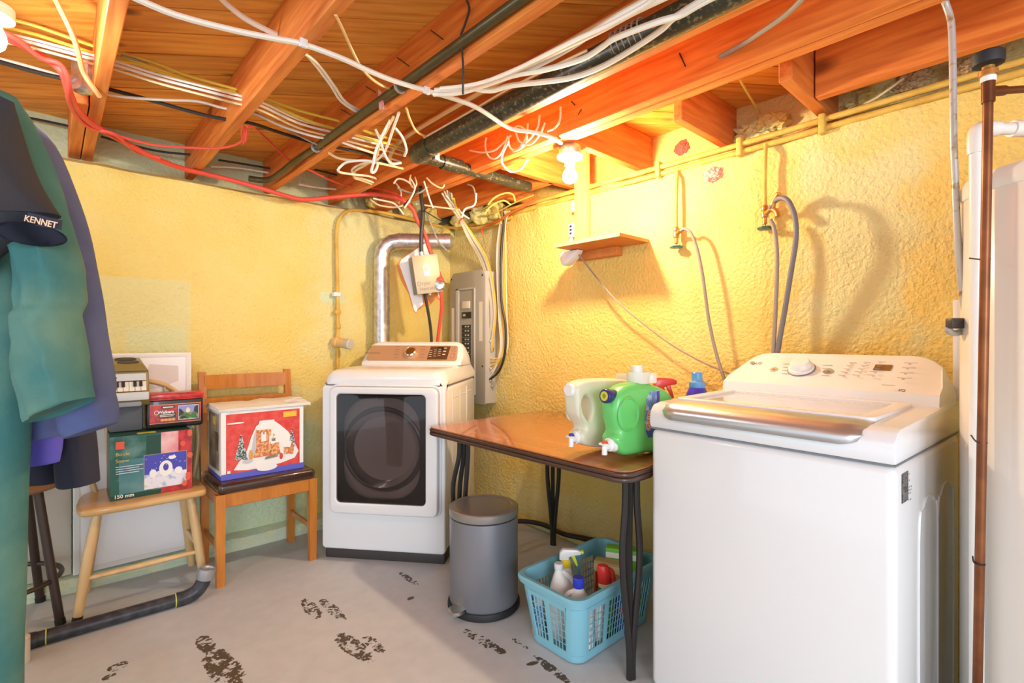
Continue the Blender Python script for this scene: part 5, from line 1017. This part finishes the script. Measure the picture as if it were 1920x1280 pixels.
# ------------------------------------------------------------------ wiring into the panel
BG = 'cables dropping into the breaker panel'
X = 'x2.215'
rr = random.Random(11)
src = [(829, 362), (833, 358), (838, 357), (842, 360), (846, 362), (836, 366), (851, 372)]
ms = ['wire_white', 'wire_cream', 'wire_white', 'wire_grey', 'wire_cream', 'wire_white', 'wire_yellow']
for k, (sx, sy) in enumerate(src):
    j = (k-3)*2.2
    cable('%s cable in the tied bundle slanting from the joists to the breaker panel' % ('white', 'cream', 'white', 'grey', 'cream', 'white', 'yellow')[k], [(sx, sy, 'd3.2'), (850+j*.8, 388, 'd3.3'), (866+j*.4, 414, 'd3.38'), (884+j, 446, 'd3.45'), (905+j, 482, X), (917+j*.8, 520, X), (924+j*.7, 565, X), (925+j*.6, 600, X), (920+j*.3, 622+6*k, 'x2.225')], .006, ms[k], 'tied bundle at the panel', seg=6)
b = B(basis(W(865, 413, 'd3.37'), R+Vector((0, 0, -.9)), F)); b.tube([(.0, .024*math.cos(a), .024*math.sin(a)) for a in [2*math.pi*i/14 for i in range(15)]], .005, 6, 1); tag(obj('tie_wrap', b, 'wire_red'), 'pink tie round the cable bundle slanting to the breaker panel', 'tie')
ms = ['wire_white', 'wire_white', 'wire_yellow', 'wire_cream', 'wire_yellow', 'wire_cream']
for k in range(6):
    j = k*3.2
    cable('%s cable hanging down the right wall beside the breaker panel' % ('white', 'white', 'yellow', 'cream', 'yellow', 'cream')[k], [(946+j*.6, 396, 'x2.2'), (938+j*.6, 420, 'x2.225'), (932+j, 470, 'x2.235'), (933+j, 540, 'x2.235'), (936+j*.9, 600, 'x2.235'), (939+j*.8, 650, 'x2.23'), (930+j*.5, 686-3*k, 'x2.225'), (919, 706-7*k, 'x2.225')], .0062, ms[k], 'cables beside the panel', seg=6)
cable('black cable hanging beside the panel and hooking into its side', [(946, 385, 'x2.2'), (945, 420, 'x2.21'), (940, 470, 'x2.22'), (940, 560, 'x2.22'), (948, 610, 'x2.22'), (947, 660, 'x2.22'), (936, 695, 'x2.22'), (917, 712, 'x2.22')], .0085, 'wire_black', name='black_cable')
cable('orange cable crossing the foam in the far corner', [(906, 440, 'x2.2'), (903, 430, 'x2.18'), (915, 421, 'x2.18'), (935, 414, 'x2.16'), (955, 400, 'x2.15'), (985, 385, 'x2.16'), (1010, 370, 'x2.18')], .0075, 'wire_orange', name='orange_cable')
for k, q in enumerate(([(880, 398), (905, 392), (930, 376), (965, 366)], [(900, 405), (930, 398), (965, 380), (1000, 366)], [(905, 396), (925, 388), (935, 400), (940, 420)])):
    cable('yellowed cable %s on the foam in the far corner' % ('looping highest', 'lying lowest along the sill', 'turning down short beside the panel')[k], [(a, c_, 'x2.17') for a, c_ in q], .005, 'wire_paint', 'cables on the corner foam')

# ------------------------------------------------------------------ painted conduit on the back wall
cable('yellow painted conduit rising up the back wall and bending along its top', [(633, 700, 'y3.19'), (633, 640, 'y3.19'), (633, 560, 'y3.19'), (631, 470, 'y3.19'), (632, 425, 'y3.19'), (642, 402, 'y3.19'), (664, 394, 'y3.19'), (720, 399, 'y3.19'), (780, 413, 'y3.19'), (830, 425, 'y3.19'), (880, 428, 'x2.2'), (915, 424, 'x2.22'), (960, 407, 'x2.245')], .0115, 'pipe_paint', name='wall_conduit', cat='conduit', seg=10)
for j, py in enumerate((552, 585, 612)):
    b = B(); p = W(632, py, 'y3.195'); b.box(p.x-.03+.01*j, p.y-.022, p.z-.014, p.x+.018, p.y+.02, p.z+.014, .005); tag(obj('conduit_clip', b, ['white_matte', 'pipe_paint', 'pipe_paint'][j]), ['pale clip with a rusty screw, highest on the painted conduit', 'yellow clip in the middle of the painted conduit', 'yellow clip lowest on the painted conduit'][j], 'clip')
p = W(636, 642, 'y3.17'); t = thing('wall_fitting', 'stubby tan capped pipe fitting on the back wall left of the dryer', 'fitting', p); ax = (R*.9-F*.45+Vector((0, 0, -.12))).normalized()
b = B(); b.lathe([(.032, -.04), (.036, -.03), (.036, -.005), (.031, 0), (.029, .065)], p, 20, ax); obj('hub', b, 'cord_beige', t)
b = B(); b.lathe([(.032, .062), (.033, .066), (.033, .095), (.028, .099), (0, .099)], p, 20, ax); obj('cap', b, 'panel_light', t)

# ------------------------------------------------------------------ pipes under the joists
t = thing('gas_pipe', 'dark iron gas pipe strapped along the third joist', 'pipe', (.955, 1.5, 2.1))
b = B(); gp = [Vector((.952, y, 2.118)) for y in (-2, -.5, .8, 1.6, 2.2, 2.5)]+[Vector((.95, 2.62, 2.118)), Vector((.93, 2.74, 2.10)), Vector((.92, 2.86, 2.085)), Vector((.915, 3.02, 2.085)), Vector((.88, 3.08, 2.085)), Vector((.82, 3.09, 2.085))]
b.tube(gp, .0165, 14, 4); obj('pipe', b, 'gas_pipe', t)
for y in (.52, 1.66, 2.46):
    b = B(); b.tube([Vector((.952+.0185*math.cos(a), y, 2.118+.0185*math.sin(a))) for a in [2*math.pi*i/16 for i in range(17)]], .004, 6, 1, flat=2.2); b.box(.965, y-.008, 2.098, .974, y+.008, 2.13); obj('pipe_strap', b, 'galv', t)
t = thing('waste_pipe', 'large glossy dark plastic waste pipe hung beside the fourth joist', 'pipe', (1.33, 1.5, 2.1))
b = B(); b.tube([(1.33, -2, 2.118), (1.33, 2.08, 2.100)], .044, 24, 0); obj('pipe', b, 'abs', t)
b = B(); b.tube([(1.33, 2.02, 2.1), (1.33, 2.12, 2.098), (1.345, 2.175, 2.10), (1.40, 2.19, 2.106)], [.048, .048, .044, .036], 20, 3); obj('elbow', b, 'abs', t)
b = B(); b.tube([(1.38, 2.19, 2.107), (2.131, 2.19, 2.100)], .030, 20, 0); obj('branch', b, 'abs', t)
b = B(); b.tube([(1.50, 2.19, 2.106), (1.62, 2.19, 2.105)], .037, 20, 0); obj('coupling', b, 'abs', t)
for k in range(6):
    y = .86+.020*k
    b = B(); b.tube([Vector((1.33+.0465*math.cos(a), y+.01*math.sin(a), 2.112+.0465*math.sin(a))) for a in [2*math.pi*i/20 for i in range(21)]], .003, 5, 1); obj('wire_wrap', b, 'wire_grey', t)
b = B(); b.box(1.372, 2.06, 2.055, 1.40, 2.09, 2.095, .003); obj('hanger_strap', b, 'galv', t)
cable('painted thin pipe running just above the large dark waste pipe', [Vector((1.262, y, 2.165)) for y in (-2, 0, 1, 1.8)]+[Vector((1.262, 2.2, 2.15)), Vector((1.27, 2.32, 2.10)), Vector((1.30, 2.33, 2.07))], .010, 'cord_beige', name='thin_pipe', cat='pipe', raw=True, seg=8)

# ------------------------------------------------------------------ loose wiring under the joists
def run(label, m_, r_, pts, g=None, name='cable', **k): return cable(label, pts, r_, m_, g, name, **k)
YG = 'yellow cables threaded through the joists'
run('upper yellow cable threaded through the left joists', 'wire_yellow', .006, [(-40, 26, 'y2.4'), (0, 33, 'y2.38'), (60, 47), (130, 71), (183, 89, 'y2.36'), (222, 98, 'y2.34'), (290, 118), (350, 141), (445, 168, 'y2.28'), (497, 183, 'y2.24'), (560, 207), (642, 229, 'x0.985'), (697, 250, 'x1.02'), (735, 260), (777, 270, 'x1.385')], name='yellow_cable')
run('lower yellow cable threaded through the left joists', 'wire_yellow', .006, [(-40, 43, 'y2.4'), (0, 50, 'y2.38'), (70, 66), (150, 92), (180, 101, 'y2.34'), (222, 113, 'y2.32'), (262, 121), (350, 152), (440, 175, 'y2.26'), (497, 192, 'y2.22'), (575, 225), (633, 243, 'x0.985'), (700, 263, 'x1.02'), (735, 271), (768, 282, 'x1.385')], name='yellow_cable')
run('yellow cable between first and second joists with slack curve', 'wire_yellow', .005, [(219, 105, 'y2.33'), (262, 118), (320, 138), (380, 160), (442, 172, 'y2.28')], name='yellow_cable')
WG = 'white cables threaded through the joists'
for k, (dy, r_, m_) in enumerate(((0, .0052, 'wire_white'), (9, .0045, 'wire_cream'), (-7, .0045, 'wire_white'))):
    run('%s of three white cables threaded through the joists below the yellow ones' % ('middle one', 'lowest', 'uppermost')[k], m_, r_, [(-30, 66+dy, 'y2.34'), (40, 76+dy), (140, 102+dy), (180, 112+dy, 'y2.3'), (218, 122+dy, 'y2.28'), (300, 148+dy), (400, 174+dy), (435, 183+dy, 'y2.22'), (489, 198+dy, 'y2.18'), (560, 231+dy), (628, 249+dy, 'x0.985'), (684, 264+dy, 'x1.02'), (725, 274+dy), (764, 285+dy, 'x1.385')], WG, 'white_cable')
run('lone white cable below the others between the left joists', 'wire_white', .0055, [(-20, 106, 'y2.6'), (30, 118), (100, 138), (140, 154, 'y2.56'), (207, 178, 'y2.5'), (300, 187), (370, 190), (420, 203, 'y2.44'), (474, 212, 'y2.38'), (530, 237), (590, 256), (626, 262, 'x0.985'), (667, 276, 'x1.02'), (710, 290), (752, 303, 'x1.385')], name='white_cable')
run('thick black cable threaded through the left joists', 'wire_black', .0078, [(-20, 110, 'y2.6'), (60, 133), (130, 150), (170, 160, 'y2.55'), (207, 168, 'y2.52'), (290, 190), (350, 207), (408, 221, 'y2.46'), (470, 231, 'y2.42'), (520, 247), (593, 269, 'x0.985'), (655, 281, 'x1.02'), (690, 290), (740, 312, 'x1.385')], name='black_cable')
run('thin grey wire crossing diagonally below the yellow cables', 'wire_grey', .004, [(228, 104, 'y2.3'), (270, 118), (330, 150), (390, 172), (444, 200, 'y2.38')], name='grey_wire')
run('thin grey wire sloping into the third joist beside the black cable', 'wire_grey', .004, [(478, 210, 'y2.4'), (530, 238), (575, 262), (610, 278, 'y2.42')], name='grey_wire')
run('pair cable dropping from the top edge into the second joist', 'wire_white', .0062, [(408, -10, 'z2.2'), (430, 12), (465, 38), (520, 66, 'x0.556')], name='white_cable', flat=1.5)
for k in range(2): run('%s of twin white strands drooping between the second and third joists' % ('left one', 'right one')[k], 'wire_white', .0055, [(568, 95+3*k, 'x0.602'), (590+6*k, 120), (620+6*k, 160), (640+7*k, 190), (676, 214-6*k, 'x0.968')], 'twin strands', 'white_cable')
run('cream wire drooping from the second joist bottom to the third joist', 'cord_beige', .0048, [(629, 27, 'z2.09'), (645, 60), (662, 98), (680, 130), (700, 150), (720, 162), (738, 168, 'x0.968')], name='cream_wire')
run('white cable stapled under three joists and feeding the glowing bulb', 'wire_white', .0085, [(240, -10, 'z2.078'), (330, 28, 'z2.07'), (440, 57, 'z2.07'), (520, 73, 'z2.076'), (569, 83, 'z2.078'), (640, 109, 'z2.07'), (690, 132, 'z2.066'), (740, 152, 'z2.07'), (800, 170, 'z2.078'), (860, 188, 'z2.06'), (900, 205, 'z2.05'), (955, 240, 'z2.045'), (1000, 248, 'z2.05'), (1030, 256, 'z2.055'), (1052, 268, 'd2.30')], name='white_cable', seg=8)
for px, py in ((569, 80), (800, 169)):
    b = B(basis(W(px, py, 'z2.078'), (1, 0, 0), (0, 1, 0))); b.box(-.012, -.006, -.014, .012, .006, .012, .003); tag(obj('cable_staple', b, 'white'), 'small white staple holding the bulb cable to the %s joist' % ('second' if px < 600 else 'third'), 'staple')
t = run('thick red cable sagging along the back wall and down to the junction box', 'wire_red', .0125, [(-20, 52, 'd1.5'), (0, 64, 'd1.55'), (40, 84), (75, 104, 'd1.75'), (106, 124, 'd1.72'), (120, 142, 'd1.74'), (132, 180, 'd1.82'), (150, 212, 'z2.068'), (185, 240, 'z2.068'), (240, 270, 'z2.068'), (290, 296, 'z2.06'), (340, 315, 'y3.1'), (400, 329, 'y3.13'), (480, 350, 'y3.10'), (540, 368, 'y3.06'), (575, 374, 'y3.04'), (640, 368, 'y3.0'), (700, 364, 'y2.96'), (745, 371, 'd3.1'), (772, 390, 'd3.14'), (782, 412, 'd3.16'), (797, 440, 'd3.18'), (803, 460, 'd3.18'), (816, 495, 'd3.18'), (826, 520, 'd3.17')], name='red_cable', seg=10)
run('second strand twisted along the thick red cable at the upper left', 'wire_red', .008, [(-20, 50, 'd1.47'), (30, 72), (75, 108, 'd1.66'), (112, 120, 'd1.70'), (128, 150, 'd1.74'), (128, 185, 'd1.82'), (142, 215, 'z2.06'), (170, 240, 'z2.06'), (215, 252, 'z2.06'), (255, 284, 'z2.06'), (300, 296, 'z2.06')], name='red_cable', seg=8)
run('red cable running down from the junction box behind the dryer', 'wire_red', .0105, [(826, 545, 'd3.17'), (828, 575, 'd3.2'), (824, 610, 'd3.25'), (820, 645, 'd3.3'), (816, 700, 'd3.35')], name='red_cable', seg=8)
run('thin red cable slung from the second joist and along the joist ends', 'wire_red', .0055, [(200, 247, 'z2.07'), (240, 260, 'z2.07'), (300, 273, 'z2.07'), (400, 278, 'z2.07'), (440, 272, 'z2.07'), (455, 262, 'z2.07'), (462, 246, 'z2.085'), (470, 236, 'z2.075'), (500, 260, 'y2.75'), (540, 298, 'y2.85'), (585, 321, 'y2.95'), (640, 345, 'y2.98'), (700, 352, 'y2.98'), (740, 362, 'd3.1'), (768, 384, 'd3.14'), (776, 402, 'd3.15')], name='red_cable')
for k in range(4): run('short red strand knotted at the second joist', 'wire_red', .0035, [(456+2*k, 235+2*k, 'z2.075'), (453+3*k, 250, 'z2.06'), (456+1.5*k, 270-2*k, 'z2.04')], 'red knot', 'red_strand')
run('beige flexible cord hanging from the top into the grey box on the first joist', 'cord_beige', .0085, [(98, -14, 'd1.5'), (108, 6, 'd1.53'), (122, 34), (134, 60), (142, 82, 'd1.65'), (149, 108), (155, 132, 'd1.75'), (166, 152), (178, 168), (186, 180, 'z2.075')], name='flex_cable', cat='cord', seg=8)
p = W(158, 150, 'd1.86'); M = Matrix.Translation(p); t = thing('junction_box', 'grey metal junction box with round cover on the side of the first joist', 'junction box', M)
b = B(basis(p, R, Vector((0, 0, 1)))); b.box(-.035, -.045, -.03, .03, .07, .02, .006); obj('body', b, 'galv', t); b = B(basis(p+Vector((0, 0, -.025))-F*.03, R, Vector((0, 0, 1)))); b.lathe([(.033, -.02), (.034, 0), (.028, .012), (.012, .014), (.010, .008), (0, .008)], seg=16); obj('round_cover', b, 'galv', t)
LG_ = 'white cables slung to the top edge'
for k, q in enumerate(([(815, 170), (870, 164), (930, 150), (1000, 126), (1070, 89), (1110, 62), (1160, 30), (1215, 0), (1245, -20)],
                       [(815, 173), (880, 165), (945, 141), (1015, 110), (1065, 86), (1130, 55), (1190, 22), (1262, -12), (1280, -22)],
                       [(880, 164), (920, 170), (960, 160), (1060, 148), (1120, 129), (1180, 96), (1240, 56), (1262, 35), (1300, 10), (1340, -14)],
                       [(812, 176), (870, 172), (960, 142), (1020, 131), (1090, 111), (1130, 87), (1150, 73), (1200, 53), (1240, 39), (1275, 29), (1310, 9), (1350, -12)],
                       [(825, 166), (890, 158), (950, 138), (1020, 104), (1080, 74), (1140, 47), (1205, 12), (1236, -12)])):
    zz = 2.062-.004*k; run(['white cable uppermost of the fan slung from the third joist', 'white cable second in the fan slung from the third joist', 'blueish white cable lowest over the large waste pipe', 'white cable that crosses the waste pipe in two gentle bends', 'thin white cable along the top of the fan'][k], 'wire_white', .0072 if k < 4 else .005, [(a, c_, 'z%f' % zz) for a, c_ in q], name='white_cable', flat=1.3)
run('thin pinkish cable running along the joist above the waste pipe', 'wire_cream', .0045, [(795, 258, 'z2.12'), (880, 210, 'z2.13'), (955, 166, 'z2.13'), (1030, 128, 'z2.11'), (1100, 95, 'z2.1')], name='thin_cable')
D = 'd2.32'
MG = 'slack cable loops under the third joist'
for k, q in enumerate(([(748, 211, 'z2.085'), (737, 242), (726, 274), (716, 292), (702, 302), (687, 305), (670, 311), (660, 319), (665, 330), (681, 335), (700, 342, 'x1.378')],
                       [(732, 225, 'z2.085'), (716, 255), (704, 284), (700, 306), (696, 322), (703, 321), (708, 308), (700, 303), (680, 301), (655, 303), (642, 309), (634, 321, D), (655, 326), (690, 330), (706, 335, 'x1.378')],
                       [(741, 240, 'z2.085'), (755, 258), (762, 280), (758, 292, 'd2.3')], [(704, 242, 'z2.085'), (712, 260), (719, 282), (726, 298), (735, 307), (752, 305, 'd2.3')],
                       [(617, 287, 'z2.085'), (640, 298), (700, 304, D), (755, 316, 'x1.378')], [(738, 219, 'z2.085'), (724, 246), (712, 270), (705, 295), (692, 305), (675, 315), (665, 322), (664, 333), (678, 338), (697, 345, 'x1.378')])):
    run(['white cable dropping then curling left under the third joist', 'white cable looping widest under the third joist', 'short white cable hanging right of the slack loops', 'white cable that swings right below the slack loops', 'cream cable crossing flat under the slack loops', 'white cable twisted beside the widest loop'][k], 'wire_white' if k < 4 else 'wire_cream', .0058, q, name='white_cable')
run('cream wire hanging from the third joist to the waste pipe', 'cord_beige', .005, [(762, 203, 'z2.085'), (768, 222), (780, 245), (798, 256, 'd2.3')], name='cream_wire')
X = 'x1.64'
for k, q in enumerate(([(1051, 200), (1050, 225), (1040, 240), (1027, 246)], [(912, 258), (910, 272), (914, 290), (925, 298), (938, 290), (947, 272), (952, 255)], [(881, 282), (904, 286), (926, 282), (942, 270), (958, 254)],
                       [(954, 258), (955, 274), (965, 282), (980, 276), (988, 258), (985, 244), (972, 236), (960, 244)], [(1012, 216), (1008, 240), (992, 262), (976, 272)], [(1022, 230), (1012, 252), (995, 270), (975, 266), (968, 250)], [(990, 232), (986, 258), (972, 280), (962, 284)])):
    run(['white wire bowing out of the double joist nearest the bulb', 'white wire loop hanging lowest left on the red joist face', 'white wire sagging flat across the red joist face', 'white wire coil on the red joist face', 'white wire slanting through the coil by the bulb', 'white wire curled under the coil by the bulb', 'short white wire crossing the coil'][k], 'wire_white', .0048, [(a, c_, X) for a, c_ in q], name='white_wire')
run('white wire hanging below the double joist in a wide open loop', 'wire_white', .0058, [(954, 266, 'x1.62'), (945, 282, 'x1.63'), (940, 300, 'z2.06'), (946, 313, 'z2.05'), (959, 322, 'z2.05'), (976, 317, 'z2.05'), (986, 304, 'z2.06'), (990, 299, 'z2.08')], name='white_wire')
run('grey white cable angling into a hole in the double joist at the upper right', 'wire_grey', .008, [(1520, -20, 'x1.50'), (1480, 22, 'x1.56'), (1430, 58, 'x1.61'), (1390, 84, 'x1.645'), (1350, 106, 'x1.667')], name='grey_cable', seg=8)
run('pale painted wire hanging between two joist blocks', 'wire_paint', .005, [(1386, 148, 'x2.0'), (1400, 172), (1414, 195), (1424, 212, 'x2.40')], name='painted_wire')
run('pale wire slanting along the sill behind the second right joist', 'wire_cream', .0055, [(1695, 146, 'x2.30'), (1660, 172, 'x2.31'), (1632, 190, 'x2.33'), (1598, 203, 'x2.40')], name='pale_wire')
for k, q in enumerate(([(795, 340), (805, 372), (812, 390)], [(800, 333), (812, 345), (830, 352), (836, 333)], [(770, 335), (778, 352), (770, 372), (758, 390)], [(745, 352), (765, 360), (785, 362), (802, 350)], [(700, 372), (718, 376), (740, 382), (757, 402)], [(695, 374), (712, 385), (745, 388), (770, 378)], [(810, 322), (830, 330), (838, 336)], [(876, 345), (888, 352), (892, 378), (884, 388)], [(860, 392), (868, 402), (880, 410)], [(780, 382), (820, 388), (852, 392)], [(740, 340), (752, 360), (748, 382)])):
    run(['short white cable end just right of the thick black cable', 'cream cable hooked over the black cable at the joist', 'white cable bent left of the black cable', 'grey cable running flat towards the black cable', 'cable drooping from the wall top at the left of the tangle', 'cream cable sagging under the red cable', 'short white end under the waste pipe elbow', 'grey cable curling on the last joist before the corner', 'short cable beside the pink tie', 'cream cable running flat from the black cable to the tied bundle', 'white cable dropping past the thin red cable'][k], ['wire_white', 'wire_cream', 'wire_white', 'wire_grey'][k % 4], .0052, [(a, c_, 'd%f' % (2.95+.02*k)) for a, c_ in q], 'tangle near the corner', 'loose_cable')
for k, (lab, m_, q) in enumerate((('white cable bowing left out of the fifth joist end', 'wire_white', [(738, 344), (746, 335), (760, 338), (772, 346)]), ('cream cable hanging in a narrow loop before the joist ends', 'wire_cream', [(770, 328), (768, 340), (775, 352), (781, 345), (778, 332)]), ('white cable rising from the tied bundle to the last joist', 'wire_white', [(866, 408), (872, 392), (890, 384), (893, 362)]),
        ('cream cable bending under the branch of the waste pipe', 'wire_cream', [(798, 322), (806, 340), (822, 346), (838, 345)]), ('pale cable arching over the foam towards the right wall', 'wire_paint', [(915, 384), (928, 370), (948, 362), (962, 365), (966, 378)]), ('second pale cable arching lower over the corner foam', 'wire_paint', [(908, 402), (922, 385), (944, 376), (958, 384)]), ('grey cable sagging beside the duct end', 'wire_grey', [(800, 400), (812, 430), (822, 452), (838, 470)]))):
    run(lab, m_, .0055, [(a, c_, 'd%f' % (3.0+.03*k)) for a, c_ in q], name='loose_cable')
run('thin dark rod poking out beside the black cable in the corner', 'wire_black', .003, [(794, 394, 'd3.1'), (815, 407, 'd3.2'), (834, 418, 'd3.3')], name='thin_rod', cat='rod')
run('black wire dropping through the tangle near the corner', 'wire_black', .006, [(786, 352, 'd3.0'), (770, 372, 'd3.02'), (757, 385, 'd3.05')], name='black_wire')
run('dark frayed wire hanging over the gas pipe on the third joist', 'wire_black', .0035, [(875, 0, 'z2.24'), (880, 18), (872, 45), (864, 68), (866, 92, 'z2.1'), (868, 120), (868, 177, 'z2.0')], name='frayed_wire', cat='wire')
b = B(); pp = [W(a, c_, 'x0.945') for a, c_ in ((710, 168), (716, 172), (722, 205), (712, 206))]; b.prism([(0, 0), (1, 0), (2, 0), (3, 0)], lambda u, v, s: pp[int(u)]+Vector((-.003*s, 0, 0))); tag(obj('torn_tape', b, 'pinkfoam', smooth=False), 'strip of torn pink tape above the gas pipe', 'tape')
for k, (a, c_, e, g) in enumerate(((808, 57, 831, 74), (745, 108, 767, 124), (640, 205, 658, 215), (686, 162, 704, 173))):
    q0, q1 = W(a, c_, 'x0.965'), W(e, g, 'x0.955'); b = B(); b.tube([q0, q1], .002, 6, 0); obj('nail', b, 'black_iron', ceil)
for a, c_, e, g in ((1274, 100, 1285, 124), (1071, 190, 1078, 197), (1090, 205, 1084, 215)):
    q0, q1 = W(a, c_, 'x1.664'), W(e, g, 'x1.655'); b = B(); b.tube([q0, q1], .0025, 6, 0); obj('nail', b, 'black_iron', ceil)
# wires and ledges painted over on the rim of the back wall
for k, (q, lab) in enumerate((([(50, 220, 'y3.3'), (90, 228), (137, 238, 'y3.3')], 'dark cable on the rim behind the first joist end'), ([(190, 256, 'y3.2'), (240, 270), (300, 284), (372, 291, 'y3.2')], 'dark cable along the rim between first and second joists'), ([(395, 312, 'y3.25'), (450, 315), (525, 328, 'y3.25')], 'white cable on the rim between second and third joists'), ([(410, 300, 'y3.22'), (460, 308), (520, 318, 'y3.22')], 'dark cable on the rim between second and third joists'), ([(560, 345, 'y3.2'), (600, 352), (672, 358, 'y3.2')], 'white cable on the rim right of the third joist'), ([(590, 318, 'y3.2'), (640, 330), (700, 345, 'y3.2')], 'dark cable on the rim right of the third joist'))):
    run(lab, 'wire_white' if 'white' in lab else 'wire_black', .006, q, name='rim_cable')

# ------------------------------------------------------------------ floor pipework
a_, c_ = W(62, 1200, 'z0.028'), W(332, 1124, 'z0.028'); t = thing('floor_pipe', 'black plastic drain pipe lying on the floor before the stools', 'pipe', a_)
b = B(); b.tube([a_, c_], .027, 18, 0); obj('pipe', b, 'abs_floor', t)
d_ = (c_-a_).normalized(); e1 = c_+d_*.05
b = B(); b.tube([c_-d_*.005, c_+d_*.03, c_+d_*.075+Vector((0, 0, .015)), c_+d_*.10+Vector((0, 0, .05)), c_+d_*.105+Vector((0, 0, .07))], .031, 18, 4); obj('elbow', b, 'abs_floor', t)
b = B(); b.lathe([(.034, 0), (.037, .01), (.037, .045), (.033, .048), (.03, .04), (0, .04)], c_+d_*.106+Vector((0, 0, .06)), 20, d_*.25+Vector((0, 0, 1))); obj('tape_wrap', b, 'duct_tape', t)
for q in (c_-d_*.008, a_+d_*.035):
    b = B(); b.tube([q, q+d_*.004], .0315, 18, 0); obj('lime_mark', b, 'lime_mark', t)
b = B(); b.tube([a_+d_*.01, a_-d_*.035], [.029, .033], 18, 0); obj('end_coupling', b, 'abs_floor', t)
b = B(); p = W(36, 1215, 'z0'); b.box(p.x-.03, p.y-.03, 0, p.x+.02, p.y+.03, .10, .006); b.lathe([(.034, .0), (.034, .09), (.03, .092)], p+Vector((0, -.12, 0)), 18); tag(obj('floor_fitting', b, 'beige_board'), 'cream pipe fitting on the floor at the end of the black drain pipe', 'fitting')
cable('grey hose lying on the floor along the right wall behind the table leg', [(950, 978, 'z0.05'), (985, 977, 'z0.052'), (1020, 984, 'z0.052'), (1055, 1000, 'z0.05'), (1090, 1008, 'z0.05'), (1140, 1018, 'z0.05')], .014, 'black_iron', name='floor_hose', cat='hose', seg=10)
bpy.context.view_layer.update()
